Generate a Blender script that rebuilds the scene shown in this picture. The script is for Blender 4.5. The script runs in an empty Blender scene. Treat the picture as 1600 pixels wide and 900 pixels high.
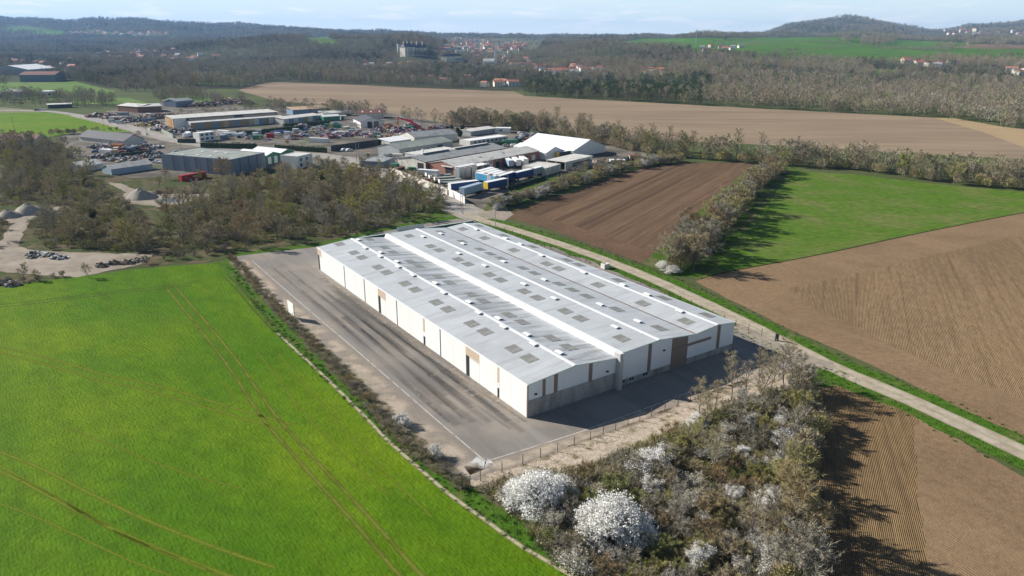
import bpy, math, random
import numpy as np
from mathutils import Vector, Matrix, noise as mnoise
from mathutils.geometry import tessellate_polygon
S = bpy.context.scene
C = S.collection
R = math.radians
# ------------------------------------------------------------------ camera
CAM_H, F_PX, PITCH, ROLL = 60.0, 1131.63, R(19.0966), R(0.33355)
cd = bpy.data.cameras.new('camera'); cam = bpy.data.objects.new('camera', cd); C.objects.link(cam)
cd.sensor_width = 36; cd.lens = 36 * F_PX / 1600; cd.clip_start = .5; cd.clip_end = 60000
cam.location = (0, 0, CAM_H)
cam.rotation_euler = (Matrix.Rotation(R(90) - PITCH, 3, 'X') @ Matrix.Rotation(ROLL, 3, 'Z')).to_euler()
S.camera = cam
# ------------------------------------------------------------------ sun, sky
SUN_AZ, SUN_EL = R(289.94), R(29.57)
sd = bpy.data.lights.new('sun', 'SUN'); sd.energy = 5.0; sd.angle = R(.5); sd.color = (1, .955, .88)
sun = bpy.data.objects.new('sun', sd); C.objects.link(sun); sun.location = (-300, 100, 400)
tosun = Vector((math.sin(SUN_AZ) * math.cos(SUN_EL), math.cos(SUN_AZ) * math.cos(SUN_EL), math.sin(SUN_EL)))
sun.rotation_euler = (-tosun).to_track_quat('-Z', 'Y').to_euler()
w = bpy.data.worlds.new('World'); S.world = w; w.use_nodes = True
nt = w.node_tree; N = nt.nodes; L = nt.links
bg = N['Background']; bg.inputs[1].default_value = .05
sky = N.new('ShaderNodeTexSky'); sky.sky_type = 'NISHITA'; sky.sun_disc = False
sky.sun_elevation = SUN_EL; sky.sun_rotation = SUN_AZ; sky.altitude = 250; sky.air_density = 1.0; sky.dust_density = .2; sky.ozone_density = 3.5
# pale air low in the sky, then small broken clouds just above the horizon
tc = N.new('ShaderNodeTexCoord'); sx = N.new('ShaderNodeSeparateXYZ'); L.new(tc.outputs['Generated'], sx.inputs[0])
def mrange(a, b, c, d, src, smooth=True):
    q = N.new('ShaderNodeMapRange'); q.interpolation_type = 'SMOOTHSTEP' if smooth else 'LINEAR'; q.inputs[1].default_value = a; q.inputs[2].default_value = b; q.inputs[3].default_value = c; q.inputs[4].default_value = d; L.new(src, q.inputs[0]); return q.outputs[0]
def mixc(f, a, b):
    q = N.new('ShaderNodeMix'); q.data_type = 'RGBA'; L.new(f, q.inputs[0])
    for k, v in ((6, a), (7, b)):
        if isinstance(v, tuple): q.inputs[k].default_value = (*v, 1)
        else: L.new(v, q.inputs[k])
    return q.outputs[2]
def mul(a, b):
    q = N.new('ShaderNodeMath'); q.operation = 'MULTIPLY'; L.new(a, q.inputs[0]); (L.new(b, q.inputs[1]) if not isinstance(b, float) else setattr(q.inputs[1], 'default_value', b)); return q.outputs[0]
low = mixc(mrange(0.0, .055, 0, 1, sx.outputs[2], False), (13.4, 14.4, 14.4), (10.0, 12.6, 13.4))
base = mixc(mrange(.05, .26, 0, 1, sx.outputs[2]), low, sky.outputs[0])
def cl(scale, sc, lo, hi, det=8):
    mp = N.new('ShaderNodeMapping'); mp.inputs['Scale'].default_value = scale; L.new(tc.outputs['Generated'], mp.inputs[0]); n1 = N.new('ShaderNodeTexNoise'); n1.inputs['Scale'].default_value = sc; n1.inputs['Detail'].default_value = det; n1.inputs['Roughness'].default_value = .55; L.new(mp.outputs[0], n1.inputs[0]); return mrange(lo, hi, 0, 1, n1.outputs[0])
band = mul(mrange(.004, .014, 0, 1, sx.outputs[2]), mrange(.046, .026, 0, 1, sx.outputs[2]))
puffs = mul(mul(cl((16, 16, 120), 1.0, .50, .62), band), .75)
wisps = mul(cl((3, 3, 26), 1.3, .46, .70, 6), .5)
veil = mul(wisps, mrange(.6, .02, .25, 1, sx.outputs[2]))
c1 = mixc(veil, base, (12.5, 13.4, 13.8)); c2 = mixc(puffs, c1, (15.0, 15.2, 15.2)); L.new(c2, bg.inputs[0])
S.view_settings.view_transform = 'Standard'; S.view_settings.look = 'None'; S.view_settings.gamma = 1; S.view_settings.use_curve_mapping = False
S.view_settings.exposure = 0.62
try: S.cycles.max_bounces = 5; S.cycles.diffuse_bounces = 2; S.cycles.transparent_max_bounces = 12; S.cycles.volume_bounces = 1
except Exception: pass
# ------------------------------------------------------------------ picture -> place
_cp, _sp, _cr, _sr = math.cos(PITCH), math.sin(PITCH), math.cos(ROLL), math.sin(ROLL)
def ray(px, py):
    X, Y = px - 800, 450 - py
    a, b = (X * _cr + Y * _sr) / F_PX, (-X * _sr + Y * _cr) / F_PX
    return Vector((a, _cp + _sp * b, -_sp + _cp * b))
def G(px, py, z=0.0):
    d = ray(px, py); t = (z - CAM_H) / d.z
    return Vector((d.x * t, d.y * t, z))
def Pv(x, y, z):                     # vectorised place -> picture
    zz = z - CAM_H; zc = y * _cp - zz * _sp; yc = y * _sp + zz * _cp
    a, b = x / zc * F_PX, yc / zc * F_PX
    return 800 + a * _cr - b * _sr, 450 - (a * _sr + b * _cr)
# terrain: rows by distance, columns by bearing
TC = [-1500, 0, 200, 330, 460, 560, 640, 690, 740, 830, 950, 1100, 1180, 1250, 1335, 1450, 1520, 1600, 3000]
TY = [900, 1100, 1400, 1800, 2200, 2700, 3300, 4000, 5000, 6000, 8000, 10500, 13000]
TZ = [
 [0,0,0,0,2,8,22,48,120,168,150,100,90], [0,0,0,0,2,8,22,48,120,168,150,100,90], [0,0,0,0,2,6,15,35,110,160,140,100,90],
 [0,0,0,3,30,34,28,45,100,140,110,90,90], [0,0,0,8,52,46,40,50,80,100,80,75,88], [0,0,0,12,60,50,40,50,70,84,75,72,88],
 [0,0,1,22,65,46,40,50,60,72,70,70,86], [0,0,1,12,38,22,34,46,54,60,64,66,84], [0,0,1,4,8,16,30,44,51,56,60,65,84],
 [0,0,1,6,17,28,36,42,50,55,60,64,84], [0,0,8,36,42,40,45,48,52,56,60,66,84], [0,2,16,36,47,55,61,55,56,60,62,68,84],
 [0,3,17,34,45,55,63,60,64,78,80,70,84], [0,3,16,31,42,54,65,68,128,176,120,80,84], [0,3,15,30,43,56,67,70,140,212,150,90,84],
 [0,3,14,28,40,49,56,60,80,112,110,90,84], [0,3,14,28,40,48,54,62,100,150,140,90,84], [0,3,14,27,38,48,54,70,130,200,170,90,84],
 [0,3,14,27,38,48,54,70,130,200,170,90,84]]
TZ = np.array(TZ, float); TZ[:, -1] = np.minimum(TZ[:, -1], 71); TZ[:, -2] = np.minimum(TZ[:, -2], 68); TC = np.array(TC, float); LTY = np.log(np.array(TY, float))
def Hv(x, y):
    x = np.asarray(x, float); y = np.asarray(y, float); ys = np.maximum(y, 50)
    c = np.clip(800 + 1197 * x / ys, TC[0], TC[-1] - 1e-3); l = np.clip(np.log(ys), LTY[0], LTY[-1] - 1e-6)
    i = np.clip(np.searchsorted(TC, c, 'right') - 1, 0, len(TC) - 2); j = np.clip(np.searchsorted(LTY, l, 'right') - 1, 0, len(LTY) - 2)
    fc = (c - TC[i]) / (TC[i + 1] - TC[i]); fl = (l - LTY[j]) / (LTY[j + 1] - LTY[j])
    fc = fc * fc * (3 - 2 * fc) * .6 + fc * .4; fl = fl * fl * (3 - 2 * fl) * .5 + fl * .5
    z = (TZ[i, j] * (1 - fc) + TZ[i + 1, j] * fc) * (1 - fl) + (TZ[i, j + 1] * (1 - fc) + TZ[i + 1, j + 1] * fc) * fl
    a = np.clip((ys - 1300) / 1500, 0, 1)
    z = z + a * np.clip(z / 40, 0, 1.6) * (5 * np.sin(x / 170 + y / 310) + 4 * np.sin(x / 83 - y / 140 + 1) + 3 * np.sin(y / 97 + x / 61))
    return np.where(ys < 900, 0, np.maximum(z, 0))
def Hs(x, y): return float(Hv(x, y))
def T(px, py):                       # where the sight line meets the terrain
    d = ray(px, py)
    if d.z < 0:
        g = G(px, py)
        if g.y < 900: return g
    y = 880.0
    while y < 16000:
        t = y / d.y
        if CAM_H + d.z * t <= Hs(d.x * t, y): return Vector((d.x * t, y, Hs(d.x * t, y)))
        y *= 1.006
    return Vector((d.x * 6000 / d.y, 6000, Hs(d.x * 6000 / d.y, 6000)))
# ------------------------------------------------------------------ materials
MATS = {}
def M(name, col, rough=.85, var=.12, scale=1.0, bump=0, col2=None, c2scale=.3, c2lo=.45, c2hi=.6, metal=0, stretch=(1, 1, 1), rz=0,
      rand=None, bscale=None, spec=None, bdist=.05, uv=False, trans=0):
    if name in MATS: return MATS[name]
    m = bpy.data.materials.new(name); m.use_nodes = True; MATS[name] = m
    n = m.node_tree.nodes; l = m.node_tree.links; b = n['Principled BSDF']
    b.inputs['Roughness'].default_value = rough; b.inputs['Metallic'].default_value = metal; b.inputs['Specular IOR Level'].default_value = spec if spec is not None else (.04 if rough >= .75 else .3)
    t = n.new('ShaderNodeTexCoord'); mp = n.new('ShaderNodeMapping'); mp.inputs['Scale'].default_value = stretch; mp.inputs['Rotation'].default_value = (0, 0, rz)
    # rotate first, then stretch
    mr = n.new('ShaderNodeMapping'); mr.inputs['Rotation'].default_value = (0, 0, rz); mp.inputs['Rotation'].default_value = (0, 0, 0)
    l.new(t.outputs['Object'], mr.inputs[0]); l.new(mr.outputs[0], mp.inputs[0])
    ns = n.new('ShaderNodeTexNoise'); ns.inputs['Scale'].default_value = scale; ns.inputs['Detail'].default_value = 8; ns.inputs['Roughness'].default_value = .6
    l.new(mp.outputs[0], ns.inputs[0])
    out = None
    c = n.new('ShaderNodeRGB'); c.outputs[0].default_value = (*col, 1); out = c.outputs[0]
    if rand:
        oi = n.new('ShaderNodeObjectInfo'); rp = n.new('ShaderNodeValToRGB'); rp.color_ramp.interpolation = 'LINEAR'
        el = rp.color_ramp.elements
        el[0].color = (*rand[0], 1); el[1].color = (*rand[-1], 1)
        for k, q in enumerate(rand[1:-1]): e = el.new((k + 1) / (len(rand) - 1)); e.color = (*q, 1)
        l.new(oi.outputs['Random'], rp.inputs[0]); out = rp.outputs[0]
    if col2:
        n2 = n.new('ShaderNodeTexNoise'); n2.inputs['Scale'].default_value = c2scale; n2.inputs['Detail'].default_value = 6; n2.inputs['Roughness'].default_value = .62
        l.new(mp.outputs[0], n2.inputs[0])
        rr = n.new('ShaderNodeMapRange'); rr.inputs[1].default_value = c2lo; rr.inputs[2].default_value = c2hi; l.new(n2.outputs[0], rr.inputs[0])
        mx = n.new('ShaderNodeMix'); mx.data_type = 'RGBA'; l.new(rr.outputs[0], mx.inputs[0]); l.new(out, mx.inputs[6]); mx.inputs[7].default_value = (*col2, 1); out = mx.outputs[2]
    hs = n.new('ShaderNodeHueSaturation'); mr2 = n.new('ShaderNodeMapRange')
    mr2.inputs[1].default_value = .25; mr2.inputs[2].default_value = .75; mr2.inputs[3].default_value = 1 - var; mr2.inputs[4].default_value = 1 + var
    l.new(ns.outputs[0], mr2.inputs[0]); l.new(mr2.outputs[0], hs.inputs['Value']); l.new(out, hs.inputs['Color'])
    l.new(hs.outputs[0], b.inputs['Base Color'])
    if bump:
        nb = n.new('ShaderNodeTexNoise'); nb.inputs['Scale'].default_value = bscale or scale * 3; nb.inputs['Detail'].default_value = 6
        l.new(mp.outputs[0], nb.inputs[0])
        bp = n.new('ShaderNodeBump'); bp.inputs['Strength'].default_value = bump; bp.inputs['Distance'].default_value = bdist; l.new(nb.outputs[0], bp.inputs['Height']); l.new(bp.outputs[0], b.inputs['Normal'])
    m['hs'] = 1
    return m
def bsdf(m): return m.node_tree.nodes['Principled BSDF']
def basecol(m): return bsdf(m).inputs['Base Color'].links[0].from_socket
def rows(m, az, spacing, amt, bump, distort=.6, wob=.02, dist=.12, spacing2=None, amt2=0.0):
    """drill rows / furrows running along compass bearing az: colour ripple plus relief"""
    n = m.node_tree.nodes; l = m.node_tree.links; b = bsdf(m)
    t = n.new('ShaderNodeTexCoord'); mr = n.new('ShaderNodeMapping'); mr.inputs['Rotation'].default_value = (0, 0, az)
    l.new(t.outputs['Object'], mr.inputs[0])
    src = basecol(m); lastw = None
    for sp, am in ((spacing, amt), (spacing2, amt2)):
        if not sp: continue
        wv = n.new('ShaderNodeTexWave'); wv.wave_type = 'BANDS'; wv.bands_direction = 'X'; wv.wave_profile = 'SIN'
        wv.inputs['Scale'].default_value = 2 * math.pi / 20 / sp * 1.0; wv.inputs['Distortion'].default_value = distort; wv.inputs['Detail'].default_value = 3; wv.inputs['Detail Scale'].default_value = wob / (2 * math.pi / 20 / sp) * 1.0
        wv.inputs['Detail Roughness'].default_value = .7
        l.new(mr.outputs[0], wv.inputs[0])
        hs = n.new('ShaderNodeHueSaturation'); mp = n.new('ShaderNodeMapRange'); mp.inputs[3].default_value = 1 - am; mp.inputs[4].default_value = 1 + am
        l.new(wv.outputs['Fac'], mp.inputs[0]); l.new(mp.outputs[0], hs.inputs['Value']); l.new(src, hs.inputs['Color']); src = hs.outputs[0]
        lastw = lastw or wv
    l.new(src, b.inputs['Base Color'])
    bp = n.new('ShaderNodeBump'); bp.inputs['Strength'].default_value = bump; bp.inputs['Distance'].default_value = dist; l.new(lastw.outputs['Fac'], bp.inputs['Height'])
    old = b.inputs['Normal'].links
    if old: l.new(old[0].from_socket, bp.inputs['Normal'])
    l.new(bp.outputs[0], b.inputs['Normal'])
    return m
# ------------------------------------------------------------------ mesh builder
class MB:
    def __init__(s): s.v = []; s.f = []; s.mi = []; s.uv = None
    def add(s, vs, fs, mi=0):
        o = len(s.v); s.v += [tuple(v) for v in vs]; s.f += [tuple(i + o for i in f) for f in fs]; s.mi += [mi] * len(fs); return s
    def box(s, x0, x1, y0, y1, z0, z1, mi=0):
        return s.add([(x0,y0,z0),(x1,y0,z0),(x1,y1,z0),(x0,y1,z0),(x0,y0,z1),(x1,y0,z1),(x1,y1,z1),(x0,y1,z1)],
                     [(0,3,2,1),(4,5,6,7),(0,1,5,4),(1,2,6,5),(2,3,7,6),(3,0,4,7)], mi)
    def prism(s, pts, axis, a0, a1, mi=0):     # pts: 2-D outline; axis: 'x' or 'y' or 'z' is the extrusion
        n = len(pts); vs = []
        for a in (a0, a1):
            for p in pts: vs.append({'x': (a, p[0], p[1]), 'y': (p[0], a, p[1]), 'z': (p[0], p[1], a)}[axis])
        fs = [tuple(range(n)), tuple(range(2 * n - 1, n - 1, -1))] + [(i, i + n, (i + 1) % n + n, (i + 1) % n) for i in range(n)]
        return s.add(vs, fs, mi)
    def tube(s, p, q, r0, r1, n=5, mi=0, cap=False):
        p = Vector(p); q = Vector(q); d = (q - p); 
        if d.length < 1e-6: return s
        d.normalize(); a = d.orthogonal().normalized(); b = d.cross(a)
        vs = [p + (a * math.cos(2*math.pi*i/n) + b * math.sin(2*math.pi*i/n)) * r0 for i in range(n)] + [q + (a * math.cos(2*math.pi*i/n) + b * math.sin(2*math.pi*i/n)) * r1 for i in range(n)]
        fs = [(i, (i+1) % n, (i+1) % n + n, i + n) for i in range(n)]
        if cap: fs += [tuple(range(n-1, -1, -1)), tuple(range(n, 2*n))]
        return s.add(vs, fs, mi)
    def mesh(s, name, mats, smooth=False):
        me = bpy.data.meshes.new(name); me.from_pydata(s.v, [], s.f)
        for m in (mats if isinstance(mats, (list, tuple)) else [mats]): me.materials.append(m)
        if any(s.mi): me.polygons.foreach_set('material_index', s.mi)
        if smooth: me.polygons.foreach_set('use_smooth', [True] * len(s.f))
        me.update(); return me
    def build(s, name, mats, parent=None, smooth=False):
        return obj(name, s.mesh(name, mats, smooth), parent)
def obj(name, me, parent=None, loc=None, rz=0, sc=None):
    o = bpy.data.objects.new(name, me); C.objects.link(o)
    if parent: o.parent = parent
    if loc is not None: o.location = loc
    if rz: o.rotation_euler = (0, 0, rz)
    if sc: o.scale = (sc,) * 3 if not hasattr(sc, '__len__') else sc
    return o
def tag(o, label=None, cat=None, group=None, kind=None):
    if label: o['label'] = label
    if cat: o['category'] = cat
    if group: o['group'] = group
    if kind: o['kind'] = kind
    return o
def thing(name, label, cat, loc, rz=0, group=None, sc=None):
    o = bpy.data.objects.new(name, None); C.objects.link(o); o.empty_display_size = .3; o.location = loc; o.rotation_euler = (0, 0, rz)
    if sc: o.scale = (sc,) * 3
    return tag(o, label, cat, group)
# ------------------------------------------------------------------ ground sheets
def fbm(x, y, s): return mnoise.fractal(Vector((x / s, y / s, 3.3)), 1.0, 2.0, 3)
def outline(pts, seg, jit, closed=True, js=3.0):
    out = []; n = len(pts)
    for i in range(n if closed else n - 1):
        a, b = pts[i], pts[(i + 1) % n]; k = max(1, int((b - a).length / seg))
        for j in range(k):
            p = a.lerp(b, j / k)
            if jit: p = p + Vector((fbm(p.x, p.y, js) * jit, fbm(p.x + 77, p.y - 31, js) * jit, 0))
            out.append(p)
    if not closed: out.append(pts[-1])
    return out
def sheet(name, px, z, mat, seg=2.5, jit=.5, js=3.0, world=None):
    pts = world or [G(*p) for p in px]
    pts = [Vector((p.x, p.y, z)) for p in pts]; o = outline(pts, seg, jit, js=js)
    tris = tessellate_polygon([o]); b = MB(); b.v = [tuple(p) for p in o]
    for t in tris:
        a, c, d = (o[i] for i in t)
        b.f.append(tuple(t) if (c - a).cross(d - a).z > 0 else (t[0], t[2], t[1]))
    b.mi = [0] * len(b.f)
    return tag(b.build(name, mat), kind='structure')
def spline(pts, step=3.0):
    out = []; n = len(pts)
    for i in range(n - 1):
        p0, p1, p2, p3 = pts[max(i-1, 0)], pts[i], pts[i+1], pts[min(i+2, n-1)]
        k = max(1, int((p2 - p1).length / step))
        for j in range(k):
            t = j / k
            out.append(.5 * ((2*p1) + (p2-p0)*t + (2*p0-5*p1+4*p2-p3)*t*t + (3*p1-p0-3*p2+p3)*t**3))
    out.append(pts[-1]); return out
def ribbon(name, px, width, z, mat, jit=0.0, step=3.0, off=0.0, world=None, kind='structure', smooth=True):
    pts = world or [G(*p) for p in px]; pts = [Vector((p.x, p.y, z)) for p in pts]
    if smooth: pts = spline(pts, step)
    else: pts = outline(pts, step, 0, False)
    b = MB(); uv = []; d = 0
    for i, p in enumerate(pts):
        t = (pts[min(i+1, len(pts)-1)] - pts[max(i-1, 0)]); t.z = 0; t.normalize(); nn = Vector((-t.y, t.x, 0))
        if i: d += (p - pts[i-1]).length
        wl = width / 2 + jit * fbm(p.x, p.y, 4); wr = width / 2 + jit * fbm(p.x + 50, p.y + 20, 4)
        b.v += [tuple(p + nn * (off + wl)), tuple(p + nn * (off - wr))]; uv += [(0, d), (1, d)]
        if i: k = 2 * i; b.f.append((k-2, k-1, k+1, k)); b.mi.append(0)
    me = b.mesh(name, mat); ul = me.uv_layers.new(name='UVMap')
    for pl in me.polygons:
        for li, vi in zip(pl.loop_indices, pl.vertices): ul.data[li].uv = uv[vi]
    o = obj(name, me); return tag(o, kind=kind)
def soft_strip(name, col, alpha=.8, nscale=1.2, rough=.9, thr=.35, col2=None):
    """worn strip whose edges thin out into what lies below (uses the ribbon's UVs)"""
    m = M(name, col, rough, .2, 2.0, bump=.2, col2=col2)
    n = m.node_tree.nodes; l = m.node_tree.links; b = bsdf(m)
    t = n.new('ShaderNodeTexCoord'); sp = n.new('ShaderNodeSeparateXYZ'); l.new(t.outputs['UV'], sp.inputs[0])
    a = n.new('ShaderNodeMath'); a.operation = 'SUBTRACT'; l.new(sp.outputs[0], a.inputs[0]); a.inputs[1].default_value = .5
    c = n.new('ShaderNodeMath'); c.operation = 'ABSOLUTE'; l.new(a.outputs[0], c.inputs[0])
    e = n.new('ShaderNodeMapRange'); e.inputs[1].default_value = .5; e.inputs[2].default_value = .15; l.new(c.outputs[0], e.inputs[0])
    ns = n.new('ShaderNodeTexNoise'); ns.inputs['Scale'].default_value = nscale; ns.inputs['Detail'].default_value = 5; l.new(t.outputs['Object'], ns.inputs[0])
    r = n.new('ShaderNodeMapRange'); r.inputs[1].default_value = thr; r.inputs[2].default_value = thr + .25; l.new(ns.outputs[0], r.inputs[0])
    mu = n.new('ShaderNodeMath'); mu.operation = 'MULTIPLY'; l.new(e.outputs[0], mu.inputs[0]); l.new(r.outputs[0], mu.inputs[1])
    m2 = n.new('ShaderNodeMath'); m2.operation = 'MULTIPLY'; l.new(mu.outputs[0], m2.inputs[0]); m2.inputs[1].default_value = alpha
    l.new(m2.outputs[0], b.inputs['Alpha']); return m
# ------------------------------------------------------------------ terrain sheet with its land cover
def inpoly(x, y, poly):
    r = np.zeros(x.shape, bool); n = len(poly)
    for i in range(n):
        x0, y0 = poly[i]; x1, y1 = poly[(i+1) % n]
        if y0 == y1: continue
        c = ((y0 > y) != (y1 > y)) & (x < (x1 - x0) * (y - y0) / (y1 - y0) + x0); r ^= c
    return r
MEADOWS = [[(925,69),(1000,58),(1100,56),(1290,52),(1480,58),(1600,66),(1600,80),(1500,79),(1480,84),(1380,89),(1310,92),(1250,88),(1170,86),(1090,84),(1070,76),(1000,72)],
           [(470,64),(505,61),(527,70),(500,74),(480,71)], [(10,51),(35,50),(98,57),(90,63),(0,58)], [(805,72),(842,71),(840,80),(822,85),(810,80)],
           [(0,137),(110,134),(178,150),(150,157),(20,153)], [(278,124),(400,129),(362,138),(285,137)], [(1352,100),(1400,102),(1390,112),(1362,110)],[(130,57),(300,62),(270,66),(140,63)]]
SOIL_FAR = [[(1480,66),(1530,60),(1600,61),(1600,67),(1540,68)]]
TOWN = [[(690,60),(850,60),(840,75),(800,90),(700,88)]]
def terrain():
    az = np.radians(np.concatenate([np.linspace(-85, -42, 40)[:-1], np.linspace(-42, 42, 620), np.linspace(42, 85, 40)[1:]]))
    ys = np.concatenate([[-400, -100, -20], np.linspace(5, 880, 22), np.exp(np.linspace(math.log(900), math.log(13000), 300))])
    na, ny = len(az), len(ys)
    k = np.tan(az); X = np.zeros((ny, na)); Y = np.zeros((ny, na))
    for i, y in enumerate(ys):
        X[i] = np.clip(k * max(y, 150), -12500, 12500) * (1 if y > 150 else 1.0); Y[i] = y
    Z = Hv(X, Y) - .02 * (Y < 900)
    Z[Y < 900] = -.03
    me = bpy.data.meshes.new('terrain'); v = np.stack([X, Y, Z], -1).reshape(-1, 3)
    idx = np.arange(na * ny).reshape(ny, na)
    f = np.stack([idx[:-1, :-1], idx[:-1, 1:], idx[1:, 1:], idx[1:, :-1]], -1).reshape(-1, 4)
    me.from_pydata(v.tolist(), [], f.tolist())
    px, py = Pv(v[:, 0], np.maximum(v[:, 1], 60), v[:, 2])
    col = np.tile(np.array([.060, .064, .034, 0]), (len(v), 1))        # woodland floor
    far = v[:, 1] > 880
    for p in MEADOWS: col[inpoly(px, py, p) & far] = (.075, .17, .014, 1)
    for p in SOIL_FAR: col[inpoly(px, py, p) & far] = (.24, .16, .10, 1)
    for p in TOWN: col[inpoly(px, py, p) & far] = (.14, .14, .08, .5)
    near = ~far; col[near] = (.085, .105, .036, .5)
    at = me.color_attributes.new('landcover', 'FLOAT_COLOR', 'POINT'); at.data.foreach_set('color', col.astype(np.float32).ravel())
    m = M('land', (.1, .1, .1), .95, .28, .02, bump=.5, bscale=.4, bdist=.3)
    n = m.node_tree.nodes; l = m.node_tree.links
    a = n.new('ShaderNodeAttribute'); a.attribute_name = 'landcover'
    hs = [q for q in n if q.type == 'HUE_SAT'][0]
    n2 = n.new('ShaderNodeTexNoise'); n2.inputs['Scale'].default_value = .006; n2.inputs['Detail'].default_value = 7
    t = n.new('ShaderNodeTexCoord'); l.new(t.outputs['Object'], n2.inputs[0])
    mr = n.new('ShaderNodeMapRange'); mr.inputs[1].default_value = .4; mr.inputs[2].default_value = .65; mr.inputs[4].default_value = .45; l.new(n2.outputs[0], mr.inputs[0])
    mx = n.new('ShaderNodeMix'); mx.data_type = 'RGBA'; l.new(mr.outputs[0], mx.inputs[0]); l.new(a.outputs['Color'], mx.inputs[6]); mx.inputs[7].default_value = (.10, .10, .06, 1)
    l.new(mx.outputs[2], hs.inputs['Color'])
    me.materials.append(m); me.polygons.foreach_set('use_smooth', [True] * len(me.polygons)); me.update()
    tag(obj('terrain', me), kind='structure')
terrain()
# ------------------------------------------------------------------ fields, yard, track
AZ_W = R(-34.26)                                        # bearing of the warehouse's long side
wheat = M('wheat', (.070, .152, .005), .8, .22, .5, bump=.75, col2=(.125, .195, .007), c2scale=.035, c2lo=.42, c2hi=.62, bscale=2.2, bdist=.28, stretch=(1, .55, 1), rz=R(-50))
rows(wheat, R(-35.2), .45, .05, .10, distort=.8, wob=.5, dist=.06, spacing2=7.3, amt2=.04)
sheet('wheat_field', [(-700,500),(0,458),(60,449),(110,441),(150,437),(200,429),(260,422),(340,417),(438,531),(527,611),(607,691),(709,778),(820,856),(905,903),(1050,1010),(1200,1250),(-900,1250)], .02, wheat, 2.0, .5)
verge = M('verge_grass', (.060, .132, .012), .8, .40, .8, bump=.8, col2=(.13, .13, .045), c2scale=.25, c2lo=.52, c2hi=.70, bscale=4, bdist=.25)
bramble_soil = M('bramble_soil', (.115, .10, .062), .95, .4, .7, bump=.9, col2=(.06, .10, .022), c2scale=.12, c2lo=.5, c2hi=.6, bscale=3, bdist=.25)
sandy = M('sandy_ground', (.47, .385, .30), .95, .34, 1.3, bump=1.0, col2=(.19, .165, .085), c2scale=.45, c2lo=.50, c2hi=.66, bscale=3.5, bdist=.12)
# verge outside the field edge, up to the yard fence
sheet('field_verge', [(330,416),(350,405),(372,420),(420,462),(470,510),(560,592),(640,668),(700,722),(742,756),(820,790),(900,905),(1010,1000),(880,900),(815,850),(706,774),(604,687),(524,607),(434,527)], .01, verge, 2.0, .5)
sheet('bramble_strip', [(352,405),(366,406),(415,458),(470,508),(560,590),(640,665),(736,748),(745,765),(725,768),(640,712),(590,660),(520,585),(440,505),(395,455)], .03, bramble_soil, 1.5, .9)
asphalt = M('yard_asphalt', (.265, .243, .218), .9, .16, .5, bump=.25, col2=(.215, .192, .170), c2scale=.10, c2lo=.40, c2hi=.62, stretch=(1, .09, 1), rz=AZ_W, bscale=6, bdist=.02, spec=.08)
def patches(m, col, scale, lo, hi, amt=1.0, stretch=(1, 1, 1), rz=0):
    n = m.node_tree.nodes; l = m.node_tree.links; b = bsdf(m); src = basecol(m)
    t = n.new('ShaderNodeTexCoord'); mr = n.new('ShaderNodeMapping'); mr.inputs['Rotation'].default_value = (0, 0, rz); l.new(t.outputs['Object'], mr.inputs[0])
    mp = n.new('ShaderNodeMapping'); mp.inputs['Scale'].default_value = stretch; l.new(mr.outputs[0], mp.inputs[0])
    ns = n.new('ShaderNodeTexNoise'); ns.inputs['Scale'].default_value = scale; ns.inputs['Detail'].default_value = 8; ns.inputs['Roughness'].default_value = .65; l.new(mp.outputs[0], ns.inputs[0])
    rr = n.new('ShaderNodeMapRange'); rr.inputs[1].default_value = lo; rr.inputs[2].default_value = hi; rr.inputs[4].default_value = amt; l.new(ns.outputs[0], rr.inputs[0])
    mx = n.new('ShaderNodeMix'); mx.data_type = 'RGBA'; l.new(rr.outputs[0], mx.inputs[0]); l.new(src, mx.inputs[6]); mx.inputs[7].default_value = (*col, 1); l.new(mx.outputs[2], b.inputs['Base Color'])
    return m
patches(asphalt, (.36, .305, .245), .06, .48, .70, .85)
patches(asphalt, (.17, .155, .14), .12, .48, .80, .4, (1, .35, 1), AZ_W)
patches(asphalt, (.36, .33, .29), 2.2, .60, .75, .35, (1, .1, 1), AZ_W)
patches(asphalt, (.16, .148, .135), .5, .50, .80, .35, (1, .03, 1), AZ_W)
patches(asphalt, (.26, .235, .205), .9, .58, .70, .5, (1, .25, 1), AZ_W)
patches(wheat, (.15, .19, .012), .018, .56, .74, .35)
patches(wheat, (.040, .105, .004), 1.3, .54, .72, .55, (.45, 1.2, 1)); patches(wheat, (.050, .125, .004), .05, .50, .72, .6)
sheet('yard', [(363,406),(497,389),(560,373),(640,355),(712,343),(735,345),(900,393),(1060,458),(1153,503),(1218,538),(1262,548),(1255,560),(1205,577),(1100,617),(1000,655),(925,684),(820,724),(760,748),(738,752),(640,665),(560,590),(470,508),(415,458)], .04, asphalt, 1.2, .22)
dusty = M('dusty_gravel', (.33, .275, .21), .95, .2, .9, bump=.4, col2=(.27, .24, .20), c2scale=.35, c2lo=.45, c2hi=.6, bscale=5, bdist=.04)
def strip_px(name, px, width, z, mat, off=0, **k): return ribbon(name, px, width, z, mat, off=off, **k)
dust_edge = soft_strip('dust_edge', (.44, .365, .285), .95, .22, thr=.30)
ribbon('dusty_edge', [(372,412),(425,462),(482,512),(568,588),(650,665),(742,742)], 7.0, .05, dust_edge, off=.3)
ribbon('dusty_edge', [(736,741),(820,716),(924,676),(1010,645),(1100,610),(1205,570)], 4.2, .05, dust_edge, off=0)
ribbon('dusty_edge', [(505,434),(600,497),(700,566),(828,655)], 3.2, .05, soft_strip('wall_dust', (.40, .33, .26), .8, .5, thr=.42), off=-.9)
mark = soft_strip('kerb_line', (.50, .47, .42), .95, .6, thr=.22)
ribbon('drain_line', [(393,412),(473,480),(549,543),(624.5,606.7),(700,671),(762,722)], .42, .06, mark, smooth=False)
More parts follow.
